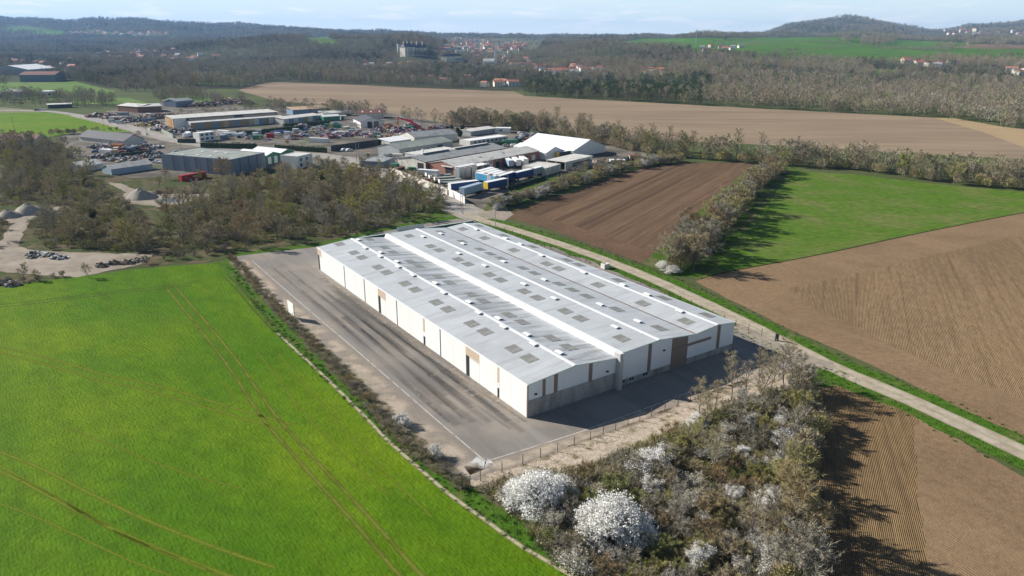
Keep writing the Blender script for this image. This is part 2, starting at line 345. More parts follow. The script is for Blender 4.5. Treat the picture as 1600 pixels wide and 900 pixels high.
ribbon('drain_line', [(762,722),(850,694),(915,672),(1000,640),(1100,602),(1235,556)], .42, .06, mark, smooth=False)
ribbon('drain_line', [(1188,530),(1192,560)], .2, .06, mark, smooth=False)
cracks = soft_strip('tyre_streak', (.13, .122, .113), .22, .035, thr=.30)
tr_ = random.Random(2)
for i in range(26):
    f = (i + tr_.random()) / 26; x0 = 415 + 90 * f; y0 = 418 + 18 * f; x1 = 745 + 105 * f; y1 = 700 - 30 * f; q = tr_.uniform(0, .35); r = tr_.uniform(.6, 1)
    ribbon('tyre_streak', [(x0 + (x1 - x0) * t + 9 * math.sin(3.1 * t + i), y0 + (y1 - y0) * t) for t in (q, q + (r - q) * .33, q + (r - q) * .66, r)], tr_.uniform(.5, 2.2), .0500 + i * .0003, cracks)
pale = soft_strip('pale_streak', (.42, .37, .31), .7, .9, thr=.42)
for a in ([(711,617),(760,590),(820,560)], [(660,575),(720,590),(800,560)], [(640,600),(700,640),(745,690)], [(560,520),(640,560)], [(868,655),(905,675),(940,680)], [(700,620),(745,600)], [(735,715),(765,725),(770,730)]):
    pass
for a in ([(668,590),(725,574)], [(716,616),(764,602)], [(728,622),(762,612)], [(640,600),(665,625),(700,650)]): ribbon('pale_streak', a, 1.5, .057, pale)
ribbon('pale_streak', [(742,720),(762,726),(772,722)], 3.4, .058, soft_strip('spilt_lime', (.62, .60, .57), .9, .9, thr=.3))
sheet('sandy_bank', [(738,752),(820,724),(925,684),(1020,647),(1120,606),(1205,577),(1258,560),(1275,575),(1262,600),(1200,608),(1130,634),(1050,668),(985,700),(930,722),(880,737),(820,745),(775,768),(742,762)], .05, sandy, 1.2, .5)
sheet('copse_floor', [(742,760),(800,744),(880,737),(960,706),(1040,672),(1130,634),(1200,608),(1262,600),(1268,640),(1258,700),(1252,800),(1245,905),(1240,1100),(1000,1100),(1010,1000),(905,905),(860,862),(800,800),(760,778)], .0435, bramble_soil, 2, 1.0)
# ploughed land
plough_b = M('ploughed_soil', (.250, .168, .092), .95, .26, .9, bump=.8, col2=(.19, .13, .073), c2scale=.03, c2lo=.42, c2hi=.62, bscale=2.5, bdist=.14, stretch=(1, .3, 1), rz=R(24))
rows(plough_b, R(24.0), .30, .07, .55, distort=.3, wob=.1, dist=.07)
patches(plough_b, (.14, .092, .052), .9, .50, .68, .7, (1, .018, 1), R(24.0)); patches(plough_b, (.31, .22, .13), 1.6, .55, .72, .45, (1, .012, 1), R(24.0)); patches(plough_b, (.33, .24, .145), .22, .58, .72, .5, (1, .01, 1), R(24.0))
head_b = M('headland_soil', (.248, .166, .096), .95, .24, .9, bump=.7, col2=(.205, .136, .078), c2scale=.05, c2lo=.42, c2hi=.62, bscale=2.5, bdist=.10)
rows(head_b, R(-25.6), .45, .05, .5, distort=.5, wob=.3, dist=.06)
patches(head_b, (.30, .21, .12), .12, .52, .70, .45, (1, .12, 1), R(-40)); patches(head_b, (.13, .088, .052), 3.0, .60, .72, .6)
patches(head_b, (.26, .175, .10), .5, .50, .68, .6, (1, .05, 1), R(-25.6)); patches(head_b, (.12, .078, .046), 1.4, .56, .70, .5)
plough_c = M('furrowed_soil', (.215, .143, .072), .95, .24, .9, bump=.8, col2=(.165, .11, .062), c2scale=.05, bscale=3, bdist=.12, stretch=(1, .3, 1), rz=R(22))
rows(plough_c, R(20.0), .24, .17, .9, distort=1.4, wob=.06, dist=.10)
patches(plough_c, (.11, .074, .042), .9, .50, .66, .75, (1, .02, 1), R(20.0)); patches(plough_c, (.28, .195, .10), 1.2, .55, .70, .5, (1, .015, 1), R(20.0))
plough_a = M('dark_ploughed_soil', (.138, .090, .054), .95, .22, .5, bump=.6, col2=(.165, .105, .064), c2scale=.04, bscale=2, bdist=.12, stretch=(1, .12, 1), rz=R(30.1))
rows(plough_a, R(30.1), .9, .06, .4, distort=.3, wob=.2, dist=.08)
patches(plough_a, (.075, .046, .03), .28, .48, .62, .8, (1, .01, 1), R(30.1)); patches(plough_a, (.20, .13, .08), .5, .54, .68, .6, (1, .01, 1), R(30.1))
plain = M('plain_soil', (.245, .180, .122), .95, .16, .05, bump=.2, col2=(.30, .225, .15), c2scale=.012, c2lo=.4, c2hi=.6, stretch=(.25, 1.6, 1))
meadow = M('meadow_grass', (.088, .158, .018), .8, .32, .35, bump=.6, col2=(.15, .165, .05), c2scale=.05, c2lo=.46, c2hi=.68, bscale=2, bdist=.2)
rows(meadow, R(62), 2.5, .05, .1, distort=3, wob=.3, dist=.05)
rough_green = M('rough_grass', (.060, .115, .013), .85, .38, .5, bump=.7, col2=(.13, .125, .06), c2scale=.12, c2lo=.47, c2hi=.6, bscale=3, bdist=.2)
Z0 = .012
sheet('plain_field', [(368,146),(402,136),(425,132.6),(560,136),(640,139),(800,143),(818,150),(1000,157.5),(1200,166),(1450,176),(1562,189),(1700,200),(1900,240),(1900,262),(1600,240),(1200,222),(1000,215),(850,203),(700,196),(560,176),(420,160)], .01, plain, 6, 1.5, 12)
sheet('stubble_wedge', [(1455,176),(1490,177),(1562,189),(1700,205),(1800,250),(1680,236),(1600,222),(1530,197)], .03, M('pale_stubble', (.37, .27, .155), .95, .12, .1, stretch=(.3, 1, 1)), 5, .6)
sheet('dark_ploughed_field', [(783,338),(835,318),(900,297),(960,272),(1000,262),(1050,253),(1110,250),(1180,251),(1130,290),(1085,330),(1040,376),(1003,409),(930,383),(860,358)], .02, plough_a, 3, .8)
head_a = M('red_headland', (.150, .094, .058), .95, .24, .9, bump=.7, col2=(.12, .075, .048), c2scale=.06, c2lo=.42, c2hi=.62, bscale=2.5, bdist=.1)
rows(head_a, R(-25.6), .45, .05, .4, distort=.5, wob=.3, dist=.06); patches(head_a, (.19, .125, .08), .5, .52, .70, .5, (1, .06, 1), R(-25.6))
sheet('ploughed_headland', [(783,338),(806,328),(880,347),(950,369),(1022,392),(1003,409),(930,383),(860,358)], .028, head_a, 2, .4)
sheet('green_strip', [(1003,409),(1040,376),(1085,330),(1130,290),(1180,251),(1235,252),(1250,262),(1200,320),(1110,420),(1092,432),(1050,430)], .015, rough_green, 3, .8)
sheet('meadow', [(1090,432),(1110,420),(1150,376),(1195,318),(1236,262),(1330,266),(1450,279),(1600,291),(1900,318),(1900,262),(1605,322),(1440,356),(1290,390),(1150,418)] if 0 else
      [(1090,432),(1110,420),(1150,376),(1195,318),(1236,262),(1330,266),(1450,279),(1600,291),(1780,308),(1605,321.5),(1440,356),(1290,390),(1150,418)], .02, meadow, 3, .6)
ribbon('open_furrow', [(1112,427),(1150,418),(1290,390),(1440,356),(1605,321.5),(1780,287)], 1.0, .036, soft_strip('open_furrow', (.045, .045, .02), .9, .5, thr=.1))
sheet('ploughed_headland', [(1085,436),(1110,428),(1150,418),(1290,390),(1440,356),(1605,321.5),(1780,287),(2300,300),(2300,1000),(1900,812),(1600,678),(1440,600),(1330,549),(1220,503),(1150,468)], .02, head_b, 3, .5)
sheet('ploughed_field', [(1228,446),(1300,430),(1420,400),(1600,356),(1780,320),(2250,330),(2250,890),(1900,740),(1640,628),(1561,599),(1462,564),(1340,508),(1265,472)], .03, plough_b, 1.5, .8, 2)
sheet('lower_ploughed_field', [(1262,606),(1290,592),(1345,592),(1400,622),(1450,653),(1520,690),(1600,735),(2000,935),(2000,1250),(1230,1250),(1242,900),(1250,760)], .02, head_b, 2, .5)
sheet('furrowed_field', [(1266,615),(1292,596),(1335,596),(1400,624),(1437,642),(1428,672),(1440,770),(1452,850),(1470,930),(1500,1200),(1236,1200),(1243,900),(1252,760)], .03, plough_c, 1.2, .5, 2)
sheet('grass_corner', [(1268,600),(1262,570),(1290,565),(1330,580),(1350,592),(1300,598)], .035, rough_green, 1.2, .5)
# far left greens
crop = M('young_crop', (.105, .195, .007), .8, .18, .1, col2=(.14, .205, .012), c2scale=.03)
sheet('young_crop_field', [(-300,232),(-300,192),(60,184),(120,187),(162,196),(214,207),(196,213),(120,214),(40,228)], .02, crop, 4, .8, 8)
sheet('bare_far_field', [(-300,176),(0,177),(60,181),(62,186),(-300,195)], .015, M('dry_grass', (.21, .19, .11), .9, .2, .1), 6, 1)
for k, q in enumerate(([(236,154),(260,151),(320,158),(372,168),(330,170),(280,163)], [(-100,154),(0,139),(110,135),(178,150),(152,158),(20,153)], [(30,163),(60,158),(200,160),(235,170),(120,170)])):
    sheet('far_meadow', q, .02, M('far_meadow', (.11, .20, .035), .85, .25, .06, col2=(.15, .19, .06), c2scale=.02), 5, 1.5, 10)
# industrial ground, wasteland, clearings
ind = M('industrial_ground', (.20, .175, .148), .95, .25, .15, bump=.3, col2=(.11, .10, .082), c2scale=.05, bscale=2)
patches(ind, (.08, .12, .03), .03, .58, .66, .8)
sheet('industrial_ground', [(120,200),(180,176),(300,160),(380,172),(560,170),(640,185),(720,198),(860,205),(1000,230),(1010,246),(960,262),(880,292),(775,326),(745,332),(690,322),(600,285),(500,262),(380,270),(300,282),(200,285),(120,268),(90,225)], .015, ind, 4, 1, 6)
sheet('east_garden', [(792,300),(850,277),(930,258),(1010,243),(1010,250),(940,275),(850,303),(772,334),(752,326)], .025, rough_green, 2, 1)
tar = M('road_asphalt', (.30, .285, .265), .9, .14, .2, bump=.2, col2=(.38, .35, .31), c2scale=.08, bscale=4)
ribbon('road', [(-60,182),(60,182),(118,188),(165,198),(205,208),(245,219),(300,230),(380,238),(450,243),(510,248),(560,256),(610,275),(655,297),(700,318),(728,331),(752,343)], 8.0, .035, tar, jit=.4)
ribbon('road_shoulder', [(118,188),(165,198),(205,208),(245,219),(300,230),(380,238),(450,243),(510,248),(560,256),(610,275),(655,297),(700,318),(728,331),(752,343)], 13, .03, M('gravel_shoulder', (.33, .29, .24), .95, .2, .3, bump=.4), jit=1.5)
TR = [(728,333),(752,345),(790,355),(860,376),(935,401),(1010,430),(1090,465),(1150,493),(1215,525),(1270,552),(1330,580),(1400,608),(1500,652),(1600,697),(1800,790),(2100,940)]
ribbon('track_verge', TR[1:], 9.8, .047, verge, jit=1.6)
track = M('track_gravel', (.44, .375, .29), .95, .16, .8, bump=.4, col2=(.35, .295, .22), c2scale=.3, bscale=5)
n_ = track.node_tree.nodes; l_ = track.node_tree.links
tt = n_.new('ShaderNodeTexCoord'); ss = n_.new('ShaderNodeSeparateXYZ'); l_.new(tt.outputs['UV'], ss.inputs[0])
cv = n_.new('ShaderNodeValToRGB'); e = cv.color_ramp.elements; e[0].position = 0; e[0].color = (.45,) * 3 + (1,); e[1].position = 1; e[1].color = (.45,) * 3 + (1,)
for p_, c_ in ((.16, 0), (.36, 0), (.5, .28), (.64, 0), (.84, 0)): q_ = e.new(p_); q_.color = (c_, c_, c_, 1)
l_.new(ss.outputs[0], cv.inputs[0]); mxx = n_.new('ShaderNodeMix'); mxx.data_type = 'RGBA'; l_.new(cv.outputs[0], mxx.inputs[0]); l_.new(basecol(track), mxx.inputs[6]); mxx.inputs[7].default_value = (.17, .16, .07, 1); l_.new(mxx.outputs[2], bsdf(track).inputs['Base Color'])
ribbon('dirt_track', TR, 4.4, .053, track, jit=.25)
ribbon('path', [(1153,505),(1180,519),(1225,543),(1262,556),(1300,566)], 3.6, .06, dusty, jit=.4)
sheet('gravel_junction', [(1150,503),(1190,520),(1262,550),(1310,566),(1300,575),(1262,566),(1235,556),(1195,535),(1150,512)], .055, dusty, 1.2, .4)
sheet('gravel_junction', [(745,333),(790,325),(800,335),(780,352),(752,348)], .045, dusty, 1.5, .5)
sheet('scrub_ground', [(-300,240),(90,228),(120,268),(200,285),(300,282),(380,270),(500,262),(600,285),(690,322),(745,336),(730,343),(640,352),(560,370),(497,386),(363,404),(340,415),(260,420),(200,427),(110,439),(0,455),(-400,478)], .012,
      M('scrub_ground', (.070, .085, .030), .95, .4, .4, bump=.8, col2=(.125, .10, .06), c2scale=.1, c2lo=.46, c2hi=.56, bscale=3, bdist=.25), 3, 1)
sheet('green_bank', [(372,400),(497,384),(560,368),(640,350),(712,338),(745,342),(712,344),(640,356),(560,374),(497,390),(363,407)], .028, verge, 2, .6)
sheet('green_bank', [(600,340),(640,318),(690,315),(735,333),(725,342),(640,352),(600,352)], .026, rough_green, 2, 1)
sheet('gravel_clearing', [(-300,405),(0,397),(20,392),(56,401),(110,402),(174,403),(236,405),(232,414),(222,420),(176,429),(122,441),(40,437),(0,434),(-300,455)], .03, sandy_g := M('pale_gravel', (.34, .29, .235), .95, .22, .25, bump=.5, col2=(.25, .21, .165), c2scale=.09, c2lo=.42, c2hi=.62, bscale=3), 2, 1.0)
ribbon('path', [(2,402),(16,385),(26,366),(44,350),(62,340),(95,333)], 5.5, .035, sandy_g, jit=1)
sheet('gravel_clearing', [(-200,352),(0,346),(40,338),(75,335),(68,345),(30,356),(-200,368)], .033, sandy_g, 2, 1)
sheet('gravel_clearing', [(165,292),(186,294),(206,302),(240,307),(300,305),(330,310),(290,322),(250,330),(205,325),(172,318),(196,308)], .033, sandy_g, 2, 1)
sheet('pond', [(243,318),(275,316),(283,320),(262,323),(245,322)], .05, M('pond_water', (.12, .16, .17), .15, .1, .2, spec=.6), 2, .5)
# tramlines in the wheat
tramA = soft_strip('tramline', (.175, .19, .030), .85, 1.0, thr=.12, col2=(.12, .145, .02)); tramB = soft_strip('faint_tramline', (.17, .215, .022), .75, .8, thr=.15); tramD = soft_strip('dark_tramline', (.08, .085, .03), 1, 1.4, thr=.2)
def tram(px, gap, width, mat, name='tramline'):
    for s in ((-1, 1) if gap else (0,)): ribbon(name, px, width, .03, mat, off=s * gap / 2)
tram([(264,452),(320,517),(365,573),(420,652),(480,720),(560,805),(650,905),(760,1020)], 2.1, .85, tramA)
tram([(-40,492),(40,483),(130,471),(200,462),(262,455),(300,450)], 1.9, .5, tramD)
tram([(-60,548),(0,556),(90,577),(160,597),(240,613),(330,638),(400,658),(455,672)], 2.0, .9, tramB)
tram([(-40,715),(40,745),(130,790),(215,830),(330,875),(420,905)], 3.2, .9, tramB)
tram([(0,735),(100,790),(200,845),(350,905)], 0, .6, tramB, 'faint_track')
tram([(108,677),(200,712),(290,745),(382,768)], 0, .45, tramB, 'faint_track')
tram([(0,795),(80,825),(200,880),(270,905)], 0, .45, tramB, 'faint_track')
tram([(140,470),(200,492),(290,510),(360,528)], 1.8, .35, tramB)
tram([(405,556),(470,640),(540,715),(610,775)], 0, .45, tramB, 'faint_track'); tram([(436,558),(520,650),(600,735),(680,810)], 0, .45, tramB, 'faint_track')
tram([(347,600),(372,632),(355,645),(320,640)], 0, .4, tramB, 'faint_track')
tram([(352,437),(372,455),(400,487),(435,524)], 1.2, .45, tramD)
ribbon('field_edge_path', [(434,525),(480,566),(527,609),(567,648),(607,689),(660,735),(709,776),(765,815),(820,854),(905,903),(1040,1000)], .85, .035, soft_strip('bare_edge', (.45, .39, .26), .95, 1.1, thr=.2))
# ------------------------------------------------------------------ the warehouse
A0 = Vector((2.6, 107.18, 0)); U = Vector((math.sin(AZ_W), math.cos(AZ_W), 0)); RZ = R(34.26); LEN, WID = 98.1, 51.24
def WL(x, y, z=0):                                       # warehouse frame -> place
    return A0 + Vector((U.y, -U.x, 0)) * x + U * y + Vector((0, 0, z))
PROF = [(0, 6.18), (9.9, 7.11), (19.75, 6.03), (20.1, 6.72), (29.9, 7.12), (39.7, 6.03), (46.0, 6.58), (51.24, 5.93)]
def rz_at(x):
    for (a, za), (b_, zb) in zip(PROF, PROF[1:]):
        if a <= x <= b_: return za + (zb - za) * (x - a) / (b_ - a)
    return 6
wh = thing('warehouse', 'large white warehouse with low pitched metal roofs in the middle of the asphalt yard', 'warehouse', A0, RZ)
white = M('white_cladding', (.80, .80, .78), .55, .035, .35, col2=(.73, .73, .71), c2scale=.5, stretch=(1, 1, .15), spec=.4)
def ribs(m, axis, period, strength, dist):
    n = m.node_tree.nodes; l = m.node_tree.links; b = bsdf(m)
    t = n.new('ShaderNodeTexCoord'); wv = n.new('ShaderNodeTexWave'); wv.wave_type = 'BANDS'; wv.bands_direction = axis; wv.inputs['Scale'].default_value = 2 * math.pi / 20 / period
    l.new(t.outputs['Object'], wv.inputs[0]); bp = n.new('ShaderNodeBump'); bp.inputs['Strength'].default_value = strength; bp.inputs['Distance'].default_value = dist
    l.new(wv.outputs['Fac'], bp.inputs['Height']); l.new(bp.outputs[0], b.inputs['Normal']); return m
white_x = ribs(M('white_cladding_gable', (.74, .76, .78), .55, .04, .35, spec=.4), 'X', .17, .4, .03)
white_y = ribs(M('white_cladding_side', (.75, .74, .71), .55, .04, .35, col2=(.70, .68, .63), c2scale=.6, c2lo=.52, c2hi=.75, stretch=(1, 1, .12), spec=.4), 'Y', .17, .35, .03)
conc = M('concrete_panel', (.36, .355, .34), .9, .16, .8, bump=.3, col2=(.27, .265, .25), c2scale=.6, stretch=(1, 1, .35))
brown = M('brown_cladding', (.235, .18, .145), .6, .06, .5); beige = M('beige_cladding', (.50, .39, .29), .6, .05, .5)
darkm = M('dark_opening', (.03, .032, .036), .5, .1, 1); glass = M('window_glass', (.05, .07, .09), .15, .1, 1, spec=.6)
flash = M('white_flashing', (.74, .74, .73), .6, .02, .5, spec=.5); joint = M('joint_strip', (.42, .40, .38), .7, .05, 1)
def roofmat(name, dirt, lo, hi, amt):
    m = M(name, (.58, .595, .595), .45, .05, .3, metal=.15, col2=(.54, .55, .55), c2scale=.2, c2lo=.4, c2hi=.6, stretch=(.35, 1, 1), spec=.45)
    patches(m, dirt, .55, lo, hi, amt, (.10, 1.3, 1)); patches(m, (.33, .33, .32), .09, .5, .7, .35)
    ribs(m, 'Y', .5, .5, .035); rows(m, R(90), .52, .05, .5, distort=0, wob=.1, dist=.03); return m
roof_clean = roofmat('roof_sheet', (.30, .30, .29), .50, .72, .55); roof_dirty = roofmat('roof_sheet_stained', (.15, .15, .15), .44, .66, .85)
# roof slopes with skylights and vents as parts
slopes = []
for k in range(len(PROF) - 1):
    (x0, z0), (x1, z1) = PROF[k], PROF[k + 1]
    if k == 2: continue
    b = MB(); b.add([(x0, -.18, z0), (x1, -.18, z1), (x1, LEN + .1, z1), (x0, LEN + .1, z0), (x0, -.18, z0 - .14), (x1, -.18, z1 - .14), (x1, LEN + .1, z1 - .14), (x0, LEN + .1, z0 - .14)],
                    [(0,1,2,3), (4,7,6,5), (0,4,5,1), (1,5,6,2), (2,6,7,3), (3,7,4,0)])
    slopes.append(b.build('roof_slope', roof_dirty if k == 1 else roof_clean, wh))
# lit step between first and second bay
b = MB(); b.prism([(19.68, 5.9), (19.80, 5.9), (20.12, 6.90), (20.75, 6.95), (20.75, 6.86), (20.12, 6.78)], 'y', -.2, LEN + .1); b.build('step_flashing', flash, wh)
for xr in (9.9, 29.9, 46.0):
    z = rz_at(xr); b = MB(); b.prism([(xr - .42, z - .01), (xr, z + .07), (xr + .42, z - .01), (xr + .42, z + .02), (xr, z + .11), (xr - .42, z + .02)], 'y', -.22, LEN + .14); b.build('ridge_cap', flash, wh)
b = MB(); b.box(39.55, 39.86, 0, LEN, 5.98, 6.07); b.build('valley_gutter', M('rusty_gutter', (.17, .11, .09), .8, .3, .8), wh)
for x0, x1 in ((-.16, .10), (51.14, 51.40)):
    z = rz_at(min(max(x0, 0), 51.24)); b = MB(); b.box(x0, x1, -.2, LEN + .12, z - .26, z - .02); b.build('gutter', flash, wh)
# gable edge trim, pale green
trim = M('verge_trim', (.62, .70, .64), .5, .03, 1)
for yy in (-.24, LEN + .12):
    for k in range(len(PROF) - 1):
        (x0, z0), (x1, z1) = PROF[k], PROF[k + 1]
        if k == 2: continue
        b = MB(); b.prism([(x0, z0 - .16), (x1, z1 - .16), (x1, z1 + .05), (x0, z0 + .05)], 'y', yy, yy + .055); b.build('verge_trim', trim, wh)
SK = {0: (5.5, [95.9,86,80.9,71,66,56.1,51.1,41.3,36.3,26.7,21.8,12.1,7.2]), 1: (14.4, [96.4,86.3,81.3,71.4,66.5,56.5,51.5,41.7,36.8,26.9,22.1,12.4,7.4]), 3: (24.8, [92.7,80,75.3,65.3,60.5,50.6,45.8,36.3,31.3,21.6,16.7,4.6]),
      4: (35.05, [93.1,80.9,71.4,66.3,61.3,51.5,46.6,37,32.1,27,17.3,5]), 5: (42.6, [93.3,81.1,66.5,51.8,46.9,32.1,17.4,5.1]), 6: (49.0, [94.4,80.8,66.7,51.8,46.9,32.3,17.5,5.2])}
skm = ribs(M('skylight_sheet', (.235, .225, .195), .35, .12, 1.5, col2=(.30, .29, .26), c2scale=.6), 'Y', .16, .6, .05); skr = M('skylight_rib', (.46, .47, .46), .5, .05, 1)
def frame_mesh(k, hx, hy):
    (x0, z0), (x1, z1) = PROF[k], PROF[k + 1]; g = (z1 - z0) / (x1 - x0); b = MB()
    zz = lambda x, h: x * g + h
    b.add([(-hx, -hy, zz(-hx, .035)), (hx, -hy, zz(hx, .035)), (hx, hy, zz(hx, .035)), (-hx, hy, zz(-hx, .035)), (-hx, -hy, zz(-hx, -.02)), (hx, -hy, zz(hx, -.02)), (hx, hy, zz(hx, -.02)), (-hx, hy, zz(-hx, -.02))],
          [(0,1,2,3), (0,4,5,1), (1,5,6,2), (2,6,7,3), (3,7,4,0)], 0)
    for j in range(6):
        y = -hy + 2 * hy * j / 5; w = .035
        b.add([(-hx - .05, y - w, zz(-hx - .05, .05)), (hx + .05, y - w, zz(hx + .05, .05)), (hx + .05, y + w, zz(hx + .05, .05)), (-hx - .05, y + w, zz(-hx - .05, .05))], [(0,1,2,3)], 1)
    return b.mesh('skylight', [skm, skr])
for k, (x, ys) in SK.items():
    me = frame_mesh(k, 1.15, 1.5)
    for y in ys: obj('skylight', me, wh, (x, y, rz_at(x)))
# smoke vents: dark blue-grey curb with a pale lid
vm = MB(); vm.box(-.42, .42, -.75, .75, -.12, .20, 0)
vm.prism([(-.5, .20), (.5, .20), (.42, .30), (0, .36), (-.42, .30)], 'y', -.85, .85, 1)
vent_me = vm.mesh('roof_vent', [M('vent_curb', (.20, .23, .28), .6, .05, 1), M('vent_lid', (.80, .80, .77), .5, .03, 1)])
VT = [(10.9, [95.7,81.1,71.3,51.4,36.6,25.3,15.4,5.5]), (9.2, [86.9,77.6,67.1,59.3,44.5,30,20.8,11]), (27.3, [88.9,69.2,56.5,39.8,28.5,9.1]), (33.6, [90.1,77.6,57.7,40.6,20.8,9.4]), (45.1, [89.5,57.3,40.2,9.1]), (46.9, [76.7,69.4,28.3,20.4])]
for x, ys in VT:
    for y in ys: obj('roof_vent', vent_me, wh, (x, y, rz_at(x) + .02), rz=0)
# long side wall: panels between joints
def wall_panel(y0, y1, z0, z1, mat, x=0.0, t=.12, name='wall_panel'):
    b = MB(); b.box(x - t * .5, x + t * .5, y0 + .03, y1 - .03, z0, z1); return b.build(name, mat, wh)
JO = [98.1, 95.2, 89.8, 84.4, 79.1, 72.5, 66.6, 62.6, 58.9, 54.7, 49.1, 42.8, 36.8, 36.0, 29.5, 24.5, 19.65, 14.9, 8.9, 8.3, 4.6, 0]
b = MB(); b.box(.08, .3, .05, LEN - .05, .0, 5.98); b.build('wall_core', joint, wh)
STR = {(36.8, 36.0), (8.9, 8.3)}; DOORS = [(98.1, 95.2), (58.9, 54.7), (19.65, 14.9)]
for a, c in zip(JO, JO[1:]):
    if (a, c) in STR:
        wall_panel(c, a, 2.9, 5.96, beige); wall_panel(c, a, 1.9, 2.9, white_y); wall_panel(c + .05, a - .05, .05, 1.88, darkm, name='door')
    elif (a, c) in DOORS:
        wall_panel(c, a, 4.15, 5.96, beige); wall_panel(c, a - 1.25, .04, 4.12, white_y); wall_panel(a - 1.2, a - .05, .03, 4.1, darkm, x=.03, name='door')
        b = MB(); b.box(-.10, -.065, c + .05, a - 1.3, 3.95, 4.08); b.build('door_rail', joint, wh)
    else: wall_panel(c, a, .04, 5.96, white_y)
for y in (79.1, 66.6, 49.1, 29.5): b = MB(); b.tube((-.12, y, .1), (-.12, y, 5.95), .07, .07, 6); b.build('downpipe', M('grey_pipe', (.33, .34, .36), .5), wh)
# gable end facing the yard (towards -y)
def gp(x0, x1, z0, mat, name='wall_panel', t=.10, y=0.0, z1=None, top=.18):
    xs = [x0] + [p[0] for p in PROF if x0 < p[0] < x1] + [x1]
    pts = [(x0, z0), (x1, z0)] + [((x), (rz_at(x) - top) if z1 is None else z1) for x in reversed(xs)]
    if z1 is not None: pts = [(x0, z0), (x1, z0), (x1, z1), (x0, z1)]
    b = MB(); b.prism([(p[0], p[1]) for p in pts], 'y', y - t, y); b2 = b.build(name, mat, wh); return b2
b = MB(); b.box(.1, 19.5, .02, .2, 0, 5.9); b.box(20.2, 51.1, .02, .2, 0, 5.85); b.build('wall_core', joint, wh)
for x0, x1 in ((.06, 4.8), (4.85, 9.6), (9.65, 14.4), (14.45, 19.3)): gp(x0, x1, .03, conc, 'concrete_panel', .14, z1=3.12)
for x0, x1 in ((20.6, 24.9), (24.95, 29.2), (30.2, 33.4), (37.85, 40.0), (40.7, 45.2), (45.25, 51.2)): gp(x0, x1, .03, conc, 'concrete_panel', .12, z1=1.22)
for x0, x1 in ((.04, 3.05), (3.75, 5.45), (6.3, 13.05), (13.95, 19.35)): gp(x0, x1, 3.15, white_x)
for x0, x1 in ((20.6, 27.25), (28.2, 33.45), (47.15, 51.2)): gp(x0, x1, 1.25, white_x)
gp(37.85, 46.15, 1.25, white_x, z1=3.78); gp(37.85, 46.15, 4.42, white_x); gp(44.55, 46.15, 3.81, white_x, z1=4.39)
for x0, x1, z0 in ((3.08, 3.72, 3.15), (5.48, 6.27, 3.15), (13.08, 13.92, 3.15), (27.28, 28.17, 1.25), (46.18, 47.12, 1.25)): gp(x0, x1, z0, brown, t=.07)
gp(37.88, 44.5, 3.82, brown, t=.06, z1=4.38)
gp(33.5, 37.8, .03, brown, 'gate', .16, z1=4.3); gp(33.5, 37.8, 4.34, brown, t=.13)
gp(29.25, 30.15, .03, brown, 'door', .08, z1=1.22); gp(40.05, 40.65, .03, M('grey_door', (.25, .24, .23), .6), 'door', .08, z1=1.22)
for x0, x1 in ((20.75, 21.75), (22.9, 23.95), (26.3, 27.5)):
    b = MB(); b.box(x0, x1, -.15, -.121, .62, 1.2); fr = b.build('window', glass, wh)
    b = MB(); b.box(x0 - .06, x1 + .06, -.17, -.125, 1.2, 1.27); b.box(x0 - .06, x1 + .06, -.17, -.125, .55, .62); b.box((x0 + x1) / 2 - .03, (x0 + x1) / 2 + .03, -.17, -.151, .62, 1.2); b.build('window_frame', joint, fr)
for x in (1.6, 17.3, 31.3):
    b = MB(); b.box(x - .22, x + .22, -.42, -.1, rz_at(x) - 2.4, rz_at(x) - 2.2); b.build('floodlight', darkm, wh)
b = MB(); b.box(19.4, 20.15, -1.15, .3, .0, 5.95); b.box(19.45, 20.1, -1.05, .6, 5.95, 7.1); b.build('firewall_buttress', M('firewall_concrete', (.44, .43, .42), .85, .12, .6, bump=.2), wh)
b = MB(); b.box(19.38, 20.17, -1.18, .62, 7.1, 7.18); b.build('buttress_cap', flash, wh)
b = MB(); b.box(-.05, .12, -.17, .02, .0, 6.0); b.build('corner_trim', brown, wh)
# hidden walls: right side and back
b = MB(); b.box(51.1, 51.22, .05, LEN - .05, 1.2, 5.8); b.build('wall', white_y, wh); b = MB(); b.box(51.1, 51.26, .05, LEN - .05, 0, 1.2); b.build('concrete_base', conc, wh)
pts = [(0.1, 0)] + [(51.1, 0)] + [(x, z - .16) for x, z in reversed(PROF)]
b = MB(); b.prism([(min(max(p[0], .1), 51.1), p[1]) for p in pts], 'y', LEN - .12, LEN + .02); b.build('wall', white, wh)
# green-edged lean-to along the back, with its grey corrugated screen
an = thing('lean_to', 'low lean-to with dark green parapet along the back wall of the warehouse', 'lean-to', WL(12, LEN + .3), RZ)
grn = M('dark_green_metal', (.02, .055, .045), .5, .1, 1)
b = MB(); b.box(0, 39.5, .0, 3.2, 0, 5.1); b.build('wall', white, an)
b = MB(); b.box(0, 39.4, 3.2, 3.45, 0, 5.9); b.build('parapet', grn, an); b = MB(); b.box(-.1, 39.5, 3.15, 3.5, 5.9, 6.0); b.build('coping', M('pale_green_coping', (.55, .68, .62), .5), an)
b = MB(); b.box(-.12, 0, 0, 3.5, 0, 6.0); b.box(0, 39.4, .2, 3.1, 5.1, 5.16); b.build('roof', grn, an)
scr = thing('corrugated_screen', 'grey corrugated metal screen rising behind the middle of the lean-to', 'screen', WL(25.5, LEN + 4.2), RZ)
for j in range(9):
    b = MB(); b.prism([(j, 0), (j + .5, .14), (j + .97, 0), (j + .5, .05)], 'z', 0, 7.2); b.build('panel', ribs(M('grey_corrugated', (.36, .40, .40), .5, .15, .8, stretch=(1, 1, .2)), 'X', .25, .5, .03), scr)
